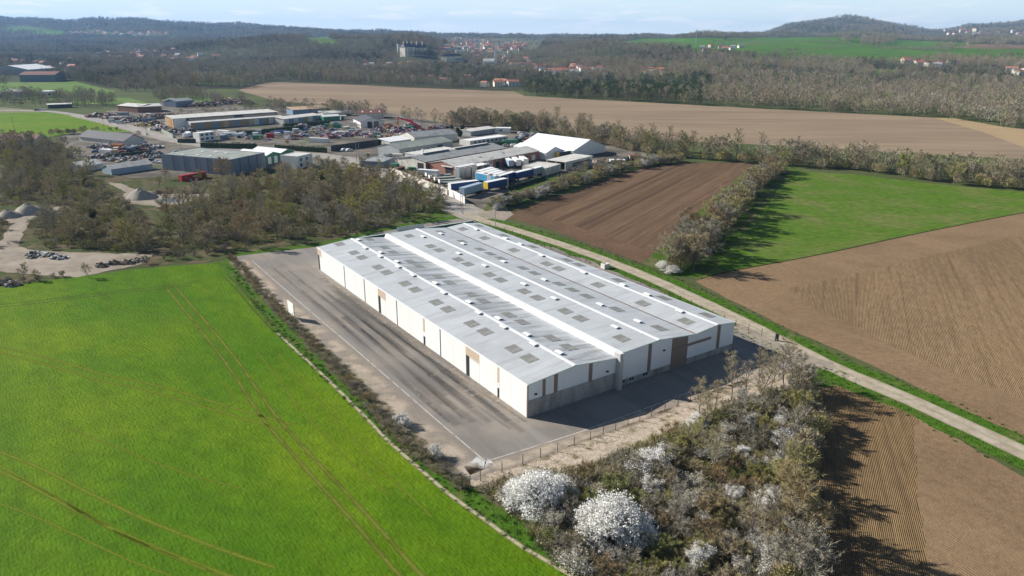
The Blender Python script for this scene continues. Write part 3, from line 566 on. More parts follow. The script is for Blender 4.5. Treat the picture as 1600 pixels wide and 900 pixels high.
# ------------------------------------------------------------------ plants
def rv(rng, s=1.0): return Vector((rng.gauss(0, s), rng.gauss(0, s), rng.gauss(0, s)))
bark = M('bark', (.15, .125, .10), .95, .2, 3, bump=.3, rand=[(.12, .10, .08), (.17, .15, .12), (.14, .12, .10)])
def twigmat(name, cols, var=.2): return M(name, cols[0], .9, var, .45, rand=cols, spec=.15)
TW = {'brown': twigmat('twigs_brown', [(0.365, 0.299, 0.184), (0.424, 0.354, 0.225), (0.332, 0.286, 0.184), (0.451, 0.38, 0.255), (0.378, 0.337, 0.189)]),
      'olive': twigmat('twigs_budding', [(0.367, 0.345, 0.12), (0.416, 0.368, 0.164), (0.33, 0.303, 0.142), (0.453, 0.416, 0.131), (0.379, 0.309, 0.175)]),
      'russet': twigmat('twigs_russet', [(0.367, 0.259, 0.139), (0.334, 0.254, 0.144), (0.389, 0.302, 0.159)]),
      'grey': twigmat('twigs_grey', [(.35, .315, .245), (.31, .28, .21), (.39, .35, .28)])}
leafm = M('dark_leaves', (.03, .06, .018), .7, .3, .8, rand=[(.025, .050, .016), (.035, .062, .02), (.030, .052, .025)])
freshm = M('fresh_leaves', (.13, .20, .03), .7, .25, .8, rand=[(.12, .19, .03), (.16, .21, .045), (.10, .165, .03)])
blosm = M('blossom', (.86, .84, .80), .7, .08, 1.2, rand=[(.88, .86, .82), (.80, .77, .71), (.85, .83, .78)])
def tri(b, p, d, L_, w, rng, mi=0):
    s = d.cross(rv(rng)).normalized() * (w / 2)
    o = len(b.v); b.v += [tuple(p - s), tuple(p + s), tuple(p + d * L_)]; b.f.append((o, o + 1, o + 2)); b.mi.append(mi)
def leaf(b, p, size, rng, mi=0):
    a = rv(rng).normalized(); c = a.cross(rv(rng)).normalized()
    o = len(b.v); b.v += [tuple(p + a * size * .6), tuple(p - a * size * .3 + c * size * .5), tuple(p - a * size * .3 - c * size * .5)]; b.f.append((o, o + 1, o + 2)); b.mi.append(mi)
def tree_mesh(seed, h=11, spread=.45, trunk_frac=.22, stems=1, twigs=3600, tw=.05, tl=.85, up=.5, leafn=0, leafs=.16, r0=None, limbs=16, shape=1.0, thin=1.0):
    """trunk builder and crown builder of a bare broadleaf tree; leafn leaves/petals get material slot 1 of the crown"""
    rng = random.Random(seed); T_, K = MB(), MB(); tips = []
    for s in range(stems):
        a = rng.uniform(0, 6.28) if stems > 1 else 0; lean = rng.uniform(.12, .5) * (stems > 1) + rng.uniform(0, .06)
        d = Vector((math.cos(a) * lean, math.sin(a) * lean, 1)).normalized(); p = Vector((math.cos(a), math.sin(a), 0)) * (.12 * h * .3 if stems > 1 else 0); p.z = -.15
        hh = h * rng.uniform(.8, 1.0) * (1 if stems == 1 else rng.uniform(.75, 1)); n = 7; r = r0 or h * .014 / math.sqrt(stems); q = p.copy(); pts = [p]
        for i in range(n):
            d = (d + rv(rng, .07)).normalized(); d.z = abs(d.z); q2 = q + d * hh / n * .92; ra = r * (1 - i / n) ** .8 + .02; rb = r * (1 - (i + 1) / n) ** .8 + .02
            T_.tube(q, q2, ra, rb, 6 if stems == 1 else 4); q = q2; pts.append(q)
        nl = max(4, limbs // stems)
        for i in range(nl):
            f = trunk_frac + (1 - trunk_frac) * (i + rng.random()) / nl; f = min(f, .98); k = f * n; j = min(int(k), n - 1); b0 = pts[j].lerp(pts[j + 1], k - j)
            az = i * 2.399 + rng.uniform(-.5, .5); ll = h * spread * (1.15 - .75 * f ** 1.3) * rng.uniform(.75, 1.15) * shape; e = up + .5 * f
            dd = Vector((math.cos(az), math.sin(az), e)).normalized(); c = b0; rr = (r * (1 - f) * .5 + .025) * thin; m = 4; lp = [c]
            for t in range(m):
                dd = (dd + rv(rng, .13) + Vector((0, 0, .07))).normalized(); c2 = c + dd * ll / m; T_.tube(c, c2, rr * (1 - t / m) + .012, rr * (1 - (t + 1) / m) + .012, 4 if t < 2 else 3); c = c2; lp.append(c)
            for t in range(7):
                g = rng.uniform(.25, 1) * m; jj = min(int(g), m - 1); s0 = lp[jj].lerp(lp[jj + 1], g - jj); sd_ = (dd + rv(rng, .65) + Vector((0, 0, .25))).normalized(); sl = ll * rng.uniform(.22, .42)
                s1 = s0 + sd_ * sl * .5; s2 = s1 + (sd_ + rv(rng, .3) + Vector((0, 0, .15))).normalized() * sl * .5
                T_.tube(s0, s1, .022, .015, 3); T_.tube(s1, s2, .015, .008, 3); tips.append((s0, s1, sd_)); tips.append((s1, s2, sd_))
    for _ in range(twigs):
        a, c, d = rng.choice(tips); p = a.lerp(c, rng.random()); dd = (d + rv(rng, .6) + Vector((0, 0, .22))).normalized(); tri(K, p, dd, tl * rng.uniform(.5, 1.3), tw, rng)
    for _ in range(leafn):
        a, c, d = rng.choice(tips); p = a.lerp(c, rng.random()) + rv(rng, .22); leaf(K, p, leafs * rng.uniform(.6, 1.4), rng, 1)
    return T_, K
PROTO = {}
def proto(kind, variants, mats, **kw):
    out = []
    for s in variants:
        T_, K = tree_mesh(s, **kw); out.append((T_.mesh(kind + '_trunk', bark), [K.mesh(kind + '_crown', m if isinstance(m, list) else [m, m]) for m in mats]))
    PROTO[kind] = out
proto('bare_tree', (1, 2, 3, 4, 5, 6), [TW['brown'], TW['olive'], TW['russet'], TW['grey']], h=11, twigs=4300, tw=.055)
proto('tall_tree', (11, 12, 13), [TW['brown'], TW['grey'], TW['olive']], h=15, spread=.27, twigs=3000, limbs=22, up=.9, tw=.034, r0=.12, thin=.6)
proto('bare_shrub', (21, 22, 23, 24), [TW['brown'], TW['olive'], TW['russet'], TW['grey']], h=4.2, spread=.6, stems=6, twigs=3000, tw=.04, tl=.55, trunk_frac=.12, limbs=26, up=.35)
proto('budding_shrub', (31, 32), [[TW['olive'], freshm]], h=3.8, spread=.6, stems=6, twigs=1900, tw=.04, tl=.5, trunk_frac=.1, limbs=24, leafn=1500, leafs=.13)
proto('blossom_shrub', (41, 42, 43), [[TW['grey'], blosm]], h=4.4, spread=.62, stems=6, twigs=1600, tw=.035, tl=.5, trunk_frac=.1, limbs=30, leafn=13000, leafs=.11)
proto('sparse_blossom', (51, 52), [[TW['grey'], blosm], [TW['brown'], blosm]], h=4.2, spread=.6, stems=6, twigs=2200, tw=.035, tl=.5, trunk_frac=.1, limbs=26, leafn=2000, leafs=.10)
proto('budding_tree', (61, 62, 63), [[TW['olive'], freshm]], h=9, spread=.42, twigs=2600, leafn=1800, leafs=.17)
def evergreen_mesh(seed, h=9, n=2600, conif=True):
    rng = random.Random(seed); T_, K = MB(), MB(); T_.tube((0, 0, -.1), (0, 0, h * .9), h * .018, .03, 6)
    for _ in range(n):
        f = rng.random() ** .8
        z = h * (.08 + .92 * f); rmax = (h * .22 * (1 - f) ** .75 + .15) if conif else h * .36 * math.sqrt(max(0, 1 - (2 * f - .95) ** 2))
        a = rng.uniform(0, 6.28); lob = 1 + .25 * math.sin(a * 3 + z * 1.7) + .15 * math.sin(a * 5 - z * 2.3); r = rmax * lob * rng.uniform(.55, 1.0)
        leaf(K, Vector((math.cos(a) * r, math.sin(a) * r, z + rng.uniform(-.2, .2))), rng.uniform(.3, .6), rng)
    return T_, K
for nm, cf in (('conifer', True), ('evergreen_shrub', False)):
    out = []
    for s in (71, 72):
        T_, K = evergreen_mesh(s, 9 if cf else 4, 2600 if cf else 1600, cf); out.append((T_.mesh(nm + '_trunk', bark), [K.mesh(nm + '_crown', leafm)]))
    PROTO[nm] = out
def mound_mesh(seed, w_=5.2, h=4.6, n=26000, ps=.095):
    """rounded blackthorn: overlapping lobes thick with petals, stems below"""
    r_ = random.Random(seed); T_, K = MB(), MB(); lobes = []
    for i in range(15):
        a = i * 2.4 + r_.uniform(-.5, .5); q = math.sqrt((i + .5) / 15) * w_ * .42 * r_.uniform(.8, 1.15); lobes.append((Vector((math.cos(a) * q, math.sin(a) * q, h * (.62 - .42 * (q / (w_ * .36)) ** 2) + r_.uniform(-.5, .6))), r_.uniform(.55, 1.25) * w_ * .18))
    for c, r in lobes:
        T_.tube((0, 0, -.1), tuple(c * .6), .09, .05, 4); T_.tube(tuple(c * .6), tuple(c), .05, .02, 3)
        for _ in range(90): d = rv(r_).normalized(); tri(K, c + d * r * .2, (d + Vector((0, 0, .3))).normalized(), r * r_.uniform(.8, 1.3), .035, r_)
    for _ in range(n // 9):
        c, r = r_.choice(lobes); d = rv(r_).normalized(); d.z = abs(d.z) * 1.0 - .25; d.normalize(); p = c + d * r * (r_.uniform(.6, 1.05) + .5 * r_.random() ** 4)
        if p.z < .3: continue
        for _ in range(9): leaf(K, p + (d + Vector((0, 0, .35))) * r_.uniform(0, .5) + rv(r_, .06), ps * r_.uniform(.6, 1.4), r_, 1)
    return T_, K
out = []
for sd_ in (201, 202, 203): T_, K = mound_mesh(sd_); out.append((T_.mesh('blossom_mound_stems', bark), [K.mesh('blossom_mound_crown', [TW['grey'], blosm])]))
PROTO['blossom_mound'] = out
NAMEOF = {'blossom_mound': 'blossom_shrub', 'bare_tree': 'bare_tree', 'tall_tree': 'bare_tree', 'bare_shrub': 'bare_shrub', 'budding_shrub': 'budding_shrub', 'blossom_shrub': 'blossom_shrub', 'sparse_blossom': 'blossom_shrub', 'budding_tree': 'budding_tree', 'conifer': 'conifer', 'evergreen_shrub': 'evergreen_shrub'}
CATOF = {'bare_tree': 'tree', 'bare_shrub': 'shrub', 'budding_shrub': 'shrub', 'blossom_shrub': 'blossom shrub', 'budding_tree': 'tree', 'conifer': 'conifer', 'evergreen_shrub': 'shrub'}
LOOK = {('bare_tree', 0): 'bare brown tree', ('bare_tree', 1): 'bare olive tree', ('bare_tree', 2): 'bare russet tree', ('bare_tree', 3): 'bare grey tree',
        ('tall_tree', 0): 'slim bare brown tree', ('tall_tree', 1): 'slim bare grey tree', ('tall_tree', 2): 'slim bare olive tree',
        ('bare_shrub', 0): 'bare brown shrub', ('bare_shrub', 1): 'bare olive shrub', ('bare_shrub', 2): 'bare russet shrub', ('bare_shrub', 3): 'bare grey shrub',
        ('budding_shrub', 0): 'fresh green shrub', ('blossom_shrub', 0): 'white blossoming shrub', ('sparse_blossom', 0): 'grey part-blossoming shrub', ('sparse_blossom', 1): 'brown part-blossoming shrub',
        ('budding_tree', 0): 'yellow-green budding tree', ('conifer', 0): 'dark green conifer', ('evergreen_shrub', 0): 'dark evergreen shrub'}
PR = random.Random(5); PLANTS = []
def plant(kind, pos, scale=1.0, tint=None, label=None, place=None, group=None, sq=1.0):
    v = PR.choice(PROTO[kind]); ti = tint if tint is not None else PR.randrange(len(v[1])); ti %= len(v[1])
    lb = label or (LOOK[(kind, ti)] + ' ' + place); nm = NAMEOF[kind]
    o = bpy.data.objects.new(nm, None); C.objects.link(o); o.empty_display_size = .3; o.location = (pos.x, pos.y, pos.z); o.rotation_euler = (0, 0, PR.uniform(0, 6.28))
    s = scale * PR.uniform(.93, 1.07); o.scale = (s * sq, s * sq, s); tag(o, lb, CATOF[nm], group)
    a = bpy.data.objects.new('trunk', v[0]); C.objects.link(a); a.parent = o
    c = bpy.data.objects.new('crown', v[1][ti]); C.objects.link(c); c.parent = o
    PLANTS.append(o); return o
def fill(poly_px, n, mind, seed, zfun=None):
    """n points scattered inside a picture-outline laid on the ground, at least mind apart"""
    w_ = [G(*p) for p in poly_px]; xs = [p.x for p in w_]; ys = [p.y for p in w_]; pl = [(p.x, p.y) for p in w_]; rng = random.Random(seed); out = []; tr = 0
    while len(out) < n and tr < n * 60:
        tr += 1; x = rng.uniform(min(xs), max(xs)); y = rng.uniform(min(ys), max(ys))
        if not inpoly(np.array([x]), np.array([y]), pl)[0]: continue
        if any((x - a.x) ** 2 + (y - a.y) ** 2 < mind * mind for a in out): continue
        out.append(Vector((x, y, 0)))
    return out
def along(px, spacing, side, seed):
    rng = random.Random(seed); out = []
    for p in outline([G(*q) for q in px], spacing, 0, False): out.append(p + Vector((rng.gauss(0, side), rng.gauss(0, side), 0)))
    return out
def wchoice(rng, tab):
    t = rng.random() * sum(x[-1] for x in tab)
    for x in tab:
        t -= x[-1]
        if t <= 0: return x
    return tab[0]
LANDM = [('beside the yard fence', (990, 665)), ('at the wheat side of the copse', (830, 800)), ('in the middle of the copse', (1050, 760)), ('along the furrowed field', (1235, 740)), ('at the track end of the copse', (1215, 610)), ('near the bottom of the copse', (1060, 870))]
def nearest(p, tab): return min(tab, key=lambda t: (G(*t[1]) - p).length)[0]
rng = random.Random(9)
# copse in the right foreground
COP = [(780,765),(870,745),(960,722),(1040,690),(1110,655),(1200,618),(1262,610),(1262,700),(1254,800),(1246,905),(1244,1010),(1010,1010),(905,905),(850,838)]
for p in fill(COP, 185, 2.0, 3):
    k = wchoice(rng, [('bare_shrub', 0, 26), ('bare_shrub', 1, 26), ('bare_shrub', 2, 9), ('bare_shrub', 3, 24), ('budding_shrub', 0, 14), ('sparse_blossom', 0, 8), ('sparse_blossom', 1, 8), ('evergreen_shrub', 0, 1)])
    plant(k[0], p, rng.uniform(.50, .92) * (1.0 if k[0] != 'evergreen_shrub' else .6), k[1], place=nearest(p, LANDM), group='shrubs of the copse beside the yard', sq=rng.uniform(.9, 1.3))
for i, (px, py, s, lb) in enumerate([(842,790,1.2,'large mound of white blossom standing at the wheat corner of the copse'), (880,775,.85,'white blossoming shrub joined to the right of the large corner mound'), (815,780,.85,'white blossoming shrub at the left tip of the copse'),
        (955,838,1.2,'large white blossoming shrub, second big mound along the wheat side'), (925,820,.75,'white blossoming shrub on the upper left of the second mound'), (1003,838,.85,'white blossoming shrub on the right flank of the second mound'),
        (1030,730,.9,'upright white blossoming shrub in the middle of the copse'), (1022,775,.8,'white blossoming shrub just below the upright one'), (1092,664,.65,'small white blossoming shrub beside the sandy bank by the fence'), (1097,880,.8,'white blossoming shrub at the bottom edge of the copse'),
        (1228,700,.9,'white blossoming shrub against the furrowed field, uppermost one'), (1225,735,.85,'white blossoming shrub against the furrowed field, middle one'), (1205,790,.85,'white blossoming shrub a little inside the field edge of the copse'), (1180,665,.7,'white blossoming shrub near the track end of the copse'), (1158,712,.6,'small white blossoming shrub in the upper middle of the copse'), (1225,665,.7,'white blossoming shrub beside the shadowed field corner'), (1150,778,.7,'white blossoming shrub right of the copse centre'),(1140,850,.6,'small white blossoming shrub low in the copse')]):
    plant('blossom_mound' if i < 6 or i in (8, 12, 15) else 'blossom_shrub', G(px, py), s * (1.12 if i in (0, 3) else .9), label=lb, sq=1.2 if s > .8 else 1.0)
for i, p in enumerate(along([(1262,600),(1262,640),(1258,700),(1254,760),(1250,820),(1246,880),(1243,950)], 3.2, .7, 8)):
    k = wchoice(rng, [('bare_tree', 0, 4), ('bare_tree', 3, 3), ('sparse_blossom', 0, 5), ('bare_shrub', 3, 4), ('bare_tree', 1, 2)])
    plant(k[0], p + Vector((-1.3, 0, 0)), .62 if k[0] == 'bare_tree' else 1.0, k[1], place='in the row edging the furrowed field', group='trees and shrubs edging the furrowed field')
for px, py, s in [(1238,842,.85),(1262,848,.95),(1250,905,.8),(1254,770,.72),(1232,930,.9)]:
    plant('bare_tree', G(px, py), s, rng.randrange(4), place='leaning out over the furrowed field' , group='taller trees edging the furrowed field', sq=1.1)
for i, (px, py, s, t) in enumerate([(1145,622,.62,0),(1095,655,.55,0),(1118,640,.42,3),(1108,648,.4,2),(1168,615,.5,1),(1190,625,.6,0),(1205,610,.6,3),(1225,605,.62,1),(1240,598,.62,0),(1150,680,.6,1),(1085,715,.55,2),(1115,740,.6,0),(1195,655,.55,3),(1250,620,.6,1),(1185,600,.5,0),(1060,830,.6,1),(1180,850,.6,0)]):
    plant('tall_tree', G(px, py), s, t, label=None, place=['with a clear trunk beside the yard fence', 'rising above the copse'][i > 6] + (' near the track' if i in (7, 8, 13) else ''), group='slim trees of the copse', sq=1.35)
# wood on the left
LW = [('behind the left corner of the yard', (380,385)), ('in front of the grey-blue hall', (330,310)), ('beside the road to the works', (650,310)), ('next to the gravel clearing', (150,385)), ('around the gravel heaps', (100,330)), ('in the middle of the left wood', (470,340)), ('at the far left edge', (10,280))]
WOOD = [(255,400),(345,398),(420,384),(500,375),(590,358),(640,345),(690,330),(700,318),(640,295),(590,285),(520,283),(440,292),(380,298),(345,308),(290,330),(250,350),(240,385)]
cnt = 0
for p in fill(WOOD, 112, 5.8, 21):
    k = wchoice(rng, [('bare_tree', 0, 34), ('bare_tree', 1, 18), ('bare_tree', 2, 14), ('bare_tree', 3, 18), ('tall_tree', 2, 6), ('budding_tree', 0, 5), ('tall_tree', 0, 8)])
    s = rng.uniform(.62, .98) * (.75 if p.x > -35 else 1); plant(k[0], p, s, k[1], place=nearest(p, LW), group='trees of the wood left of the warehouse', sq=rng.uniform(.95, 1.25))
for p in fill(WOOD, 45, 5.0, 22):
    k = wchoice(rng, [('bare_shrub', 0, 30), ('bare_shrub', 1, 30), ('bare_shrub', 3, 10), ('budding_shrub', 0, 14), ('evergreen_shrub', 0, 4)])
    plant(k[0], p, rng.uniform(.6, 1.0), k[1], place=nearest(p, LW), group='undergrowth of the wood left of the warehouse')
for poly, n, s0, s1, sd in [([(60,372),(110,345),(200,350),(235,380),(236,400),(160,398),(75,392)], 30, .55, .9, 31), ([(0,330),(0,232),(90,232),(130,262),(160,290),(150,325),(90,330),(50,320)], 62, .55, .9, 32), ([(-60,400),(-60,355),(0,352),(14,380),(4,398)], 7, .5, .8, 33),
                            ([(120,262),(170,285),(240,300),(330,300),(380,290),(380,280),(300,284),(200,284)], 10, .25, .5, 34), ([(390,284),(440,276),(520,268),(560,262),(600,280),(590,292),(500,290),(430,298)], 26, .35, .6, 35)]:
    for p in fill(poly, n, 5.0, sd):
        k = wchoice(rng, [('bare_tree', 0, 30), ('bare_tree', 1, 22), ('bare_tree', 3, 14), ('bare_shrub', 0, 20), ('bare_shrub', 1, 12), ('budding_tree', 0, 6), ('evergreen_shrub', 0, 3)])
        plant(k[0], p, rng.uniform(s0, s1) * (1.2 if 'shrub' in k[0] else 1), k[1], place=nearest(p, LW), group='scattered trees and scrub of the waste ground', sq=rng.uniform(1, 1.2))
plant('bare_tree', G(346, 291), 1.0, 2, label='broad leafless russet tree in front of the grey-blue hall', sq=1.25)
for px, py, s, lb in [(36,446,.42,'small many-stemmed leafless tree on the rubble beside the wheat field'), (138,441,.38,'small lone leafless tree on the gravel beside the wheat field'), (60,447,.3,'thin leafless sapling right of the rubble tree')]:
    plant('bare_tree', G(px, py), s, 0, label=lb)
for p in along([(-60,462),(0,452),(60,446),(100,440)], 2.2, .6, 41): plant('bare_shrub', p, rng.uniform(.3, .5), rng.choice((0, 3)), place='along the rubble bank beside the wheat field', group='shrubs on the rubble bank')
for p in along([(230,418),(280,408),(345,402)], 3.2, 1.0, 42): plant('bare_shrub', p, rng.uniform(.4, .7), rng.choice((0, 3)), place='on the bank at the head of the wheat field', group='shrubs at the head of the wheat field')
for p in along([(60,396),(110,395),(180,396),(240,400)], 2.6, 1.2, 43): plant('bare_shrub', p, rng.uniform(.35, .6), rng.choice((0, 1)), place='behind the pale gravel clearing', group='scrub behind the gravel clearing')
# fence hedge along the yard
for p in along([(362,410),(410,460),(462,515),(520,575),(585,642),(640,695),(700,742),(728,760)], 2.7, .5, 44): plant('bare_shrub', p, rng.uniform(.28, .48), rng.choice((0, 3, 2)), place='in the low hedge between wheat and yard', group='low hedge shrubs between wheat and yard')
for px, py, s, lb in [(627,664,.5,'white blossom shrub in the low hedge, left one of the pair'), (637,671,.45,'white blossom shrub in the low hedge, right one of the pair'), (682,716,.5,'white blossom shrub in the low hedge beside the mesh fence')]: plant('blossom_shrub', G(px, py), s, label=lb)
# hedgerow between dark ploughed field and meadow
HR = [(1050,424),(1085,392),(1118,355),(1150,318),(1180,288),(1212,262)]
for p in along(HR, 2.3, 2.0, 51):
    k = wchoice(rng, [('bare_tree', 0, 18), ('bare_tree', 3, 10), ('bare_tree', 2, 8), ('bare_shrub', 0, 8), ('bare_tree', 1, 5)]); plant(k[0], p, rng.uniform(.62, .85) * (1.4 if k[0] == 'bare_shrub' else 1) * (1.22 if p.y < 260 else 1), k[1], place='in the row between dark field and meadow', group='hedgerow between dark field and meadow', sq=1.15)
for px, py, s, lb in [(1035,418,.62,'white blossom shrub at the track end of the hedgerow'), (1050,424,.55,'white blossom shrub just right of the hedgerow end'), (1100,392,.5,'white blossom shrub on the meadow side of the hedgerow'), (1204,268,.5,'white blossom shrub at the far end of the hedgerow')]: plant('blossom_mound', G(px, py), s, label=lb, sq=1.3)
# shrub belt between works and dark field
EH = [(768,326),(800,318),(835,306),(875,294),(920,281),(965,266),(1010,256),(1060,249)]
for p in along(EH, 2.2, 1.8, 52):
    k = wchoice(rng, [('bare_shrub', 0, 10), ('bare_shrub', 1, 10), ('budding_shrub', 0, 5), ('sparse_blossom', 0, 7), ('bare_tree', 0, 3), ('evergreen_shrub', 0, 3)]); plant(k[0], p, rng.uniform(.8, 1.35) * (.5 if k[0] == 'bare_tree' else 1), k[1], place='in the belt between works and dark field', group='shrub belt between works and dark field', sq=1.2)
for px, py, s, lb in [(776,328,.7,'white blossom shrub at the road corner of the belt'), (808,316,.6,'white blossom shrub near the road end of the belt'), (830,308,.6,'second white blossom shrub along the belt'), (868,296,.7,'white blossom shrub halfway along the belt'), (884,291,.7,'white blossom shrub just past halfway along the belt')]: plant('blossom_mound', G(px, py), s, label=lb)
for p in fill([(880,276),(930,262),(990,250),(1000,256),(940,272),(890,284)], 9, 4, 53): plant('bare_tree', p, rng.uniform(.4, .6), rng.randrange(4), place='behind the shrub belt by the pale sheds', group='trees behind the shrub belt')
# the far long row, behind works and meadow (nearest part as individual trees)
FR = [(700,197),(760,200),(820,205),(880,212),(950,226),(1020,240),(1100,246),(1180,250),(1240,254),(1320,258),(1400,268),(1480,278),(1560,284),(1640,290)]
for p in along(FR, 6.5, 2.5, 54):
    k = wchoice(rng, [('bare_tree', 0, 14), ('bare_tree', 3, 4), ('bare_tree', 1, 6), ('tall_tree', 0, 14), ('budding_tree', 0, 2)]); plant(k[0], p, rng.uniform(.85, 1.3), k[1], place='in the long row bounding the plain', group='long tree row bounding the far plain', sq=1.2)
for px, py, s, lb in [(880,216,1.25,'broad spreading bare tree behind the white marquee hall'), (775,202,1.1,'broad bare tree above the car park'), (741,200,1.1,'forked bare tree above the small portable building'), (522,182,1.25,'broad bare tree behind the grey roofed sheds')]: plant('bare_tree', G(px, py), s, 0, label=lb, sq=1.1)
# ------------------------------------------------------------------ instanced masses (woods, understory, tufts)
def lowtree(seed, h, w_, n, ts, mats, conif=False, trunk=True):
    r_ = random.Random(seed); b = MB()
    if trunk: b.tube((0, 0, -1), (0, 0, h * .7), h * .02, h * .006, 3, 1); 
    for i in range(5 if trunk else 0):
        a = r_.uniform(0, 6.28); b.tube((0, 0, h * r_.uniform(.25, .5)), (math.cos(a) * w_ * .3, math.sin(a) * w_ * .3, h * .8), h * .008, h * .003, 3, 1)
    for _ in range(n):
        f = r_.random() ** .75
        rr = w_ / 2 * (1 - f) ** .8 if conif else w_ / 2 * math.sqrt(max(.02, 1 - (2 * f - .9) ** 2))
        a = r_.uniform(0, 6.28); rad = rr * math.sqrt(r_.uniform(.1, 1)) * (1 + .2 * math.sin(3 * a + seed)); p = Vector((math.cos(a) * rad, math.sin(a) * rad, h * (.22 + .8 * f) if not conif else h * (.1 + .9 * f)))
        if conif: leaf(b, p, ts * r_.uniform(.6, 1.3), r_)
        else: d = (Vector((math.cos(a), math.sin(a), 1.3)) + rv(r_, .5)).normalized(); tri(b, p - d * ts * .5, d, ts * r_.uniform(.7, 1.5) * 1.3, ts * .28, r_)
    return b.mesh('tree', mats)
def kit(name, meshes):
    col = bpy.data.collections.new(name)
    for i, me in enumerate(meshes): o = bpy.data.objects.new('tree', me); col.objects.link(o)
    return col
def scatter(name, pts, scales, col, label, cat, seed=0):
    me = bpy.data.meshes.new(name); me.from_pydata([tuple(p) for p in pts], [], [])
    a = me.attributes.new('scl', 'FLOAT', 'POINT'); a.data.foreach_set('value', np.array(scales, np.float32))
    o = obj(name, me); tag(o, label, cat, kind='stuff')
    g = bpy.data.node_groups.new(name, 'GeometryNodeTree'); g.interface.new_socket('Geometry', in_out='INPUT', socket_type='NodeSocketGeometry'); g.interface.new_socket('Geometry', in_out='OUTPUT', socket_type='NodeSocketGeometry')
    gi = g.nodes.new('NodeGroupInput'); go = g.nodes.new('NodeGroupOutput'); ip = g.nodes.new('GeometryNodeInstanceOnPoints'); ci = g.nodes.new('GeometryNodeCollectionInfo')
    ci.inputs['Collection'].default_value = col; ci.inputs['Separate Children'].default_value = True; ci.inputs['Reset Children'].default_value = True
    ip.inputs['Pick Instance'].default_value = True
    na = g.nodes.new('GeometryNodeInputNamedAttribute'); na.data_type = 'FLOAT'; na.inputs['Name'].default_value = 'scl'
    rn = g.nodes.new('FunctionNodeRandomValue'); rn.data_type = 'FLOAT_VECTOR'; rn.inputs['Max'].default_value = (0, 0, 6.283); rn.inputs['Seed'].default_value = seed
    ri = g.nodes.new('FunctionNodeRandomValue'); ri.data_type = 'INT'; ri.inputs[4].default_value = 0; ri.inputs[5].default_value = 9999; ri.inputs['Seed'].default_value = seed + 1
    l = g.links; l.new(gi.outputs[0], ip.inputs['Points']); l.new(ci.outputs[0], ip.inputs['Instance']); l.new(rn.outputs[0], ip.inputs['Rotation']); l.new(ri.outputs[2], ip.inputs['Instance Index'])
    l.new([s for s in na.outputs if s.enabled][0], ip.inputs['Scale']); l.new(ip.outputs[0], go.inputs[0])
    md = o.modifiers.new('scatter', 'NODES'); md.node_group = g; return o
wm = twigmat('wood_far_brown', [(0.289, 0.231, 0.168), (0.361, 0.287, 0.206), (0.261, 0.238, 0.154), (0.375, 0.301, 0.225), (0.303, 0.281, 0.154), (0.419, 0.351, 0.258), (0.245, 0.21, 0.168), (0.375, 0.281, 0.194)], .25)
wg = twigmat('wood_far_pale', [(0.374, 0.341, 0.297), (0.33, 0.286, 0.231), (0.396, 0.352, 0.264)], .2)
wo = twigmat('wood_far_olive', [(0.213, 0.237, 0.1), (0.25, 0.263, 0.125), (0.188, 0.213, 0.1)], .25)
WK = kit('woodland_kit', [lowtree(i, 13, 10, 200, 1.1, [wm, bark]) for i in range(7)] + [lowtree(20 + i, 12, 9, 130, 1.25, [wo, bark]) for i in range(2)] + [lowtree(60, 12, 9, 200, 1.1, [wg, bark])])
pinem = M('pine_needles', (.055, .085, .035), .8, .25, .4, rand=[(.05, .08, .032), (.075, .10, .045), (.06, .085, .04)])
wd = twigmat('wood_far_dark', [(0.218, 0.195, 0.14), (0.261, 0.22, 0.155), (0.191, 0.195, 0.117)], .25)
wr = twigmat('wood_far_gold', [(0.374, 0.303, 0.189), (0.349, 0.266, 0.167), (0.337, 0.309, 0.167), (0.411, 0.339, 0.223)], .2)
CK = kit('conifer_kit', [lowtree(40 + i, 13.5, 8, 190, 1.2, [pinem, bark]) for i in range(2)] + [lowtree(50, 12, 9, 160, 1.2, [wo, bark]), lowtree(51, 12.5, 8, 160, 1.2, [wm, bark])])
WD = kit('dark_wood_kit', [lowtree(90 + i, 13, 10, 200, 1.1, [wd, bark]) for i in range(3)] + [lowtree(94, 13, 8, 190, 1.1, [pinem, bark])])
WP = kit('pale_wood_kit', [lowtree(96 + i, 12, 10, 200, 1.1, [m_, bark]) for i, m_ in enumerate((wr, wg, wr, wo))])
npr = np.random.default_rng(4)
SPOTS = {}; CLEAR = []
def spots(key, poly, n, mind, seed):
    r_ = random.Random(seed); xs = [p[0] for p in poly]; ys = [p[1] for p in poly]; out = []; tr = 0
    while len(out) < n and tr < n * 25:
        tr += 1; x, y = r_.uniform(min(xs), max(xs)), r_.uniform(min(ys), max(ys))
        if not inpoly(np.array([x]), np.array([y]), poly)[0]: continue
        p = T(x, y)
        if any((p - Vector(q[:3])).length < mind for q in CLEAR): continue
        out.append(p); CLEAR.append((p.x, p.y, p.z, 11, 55))
    SPOTS[key] = out
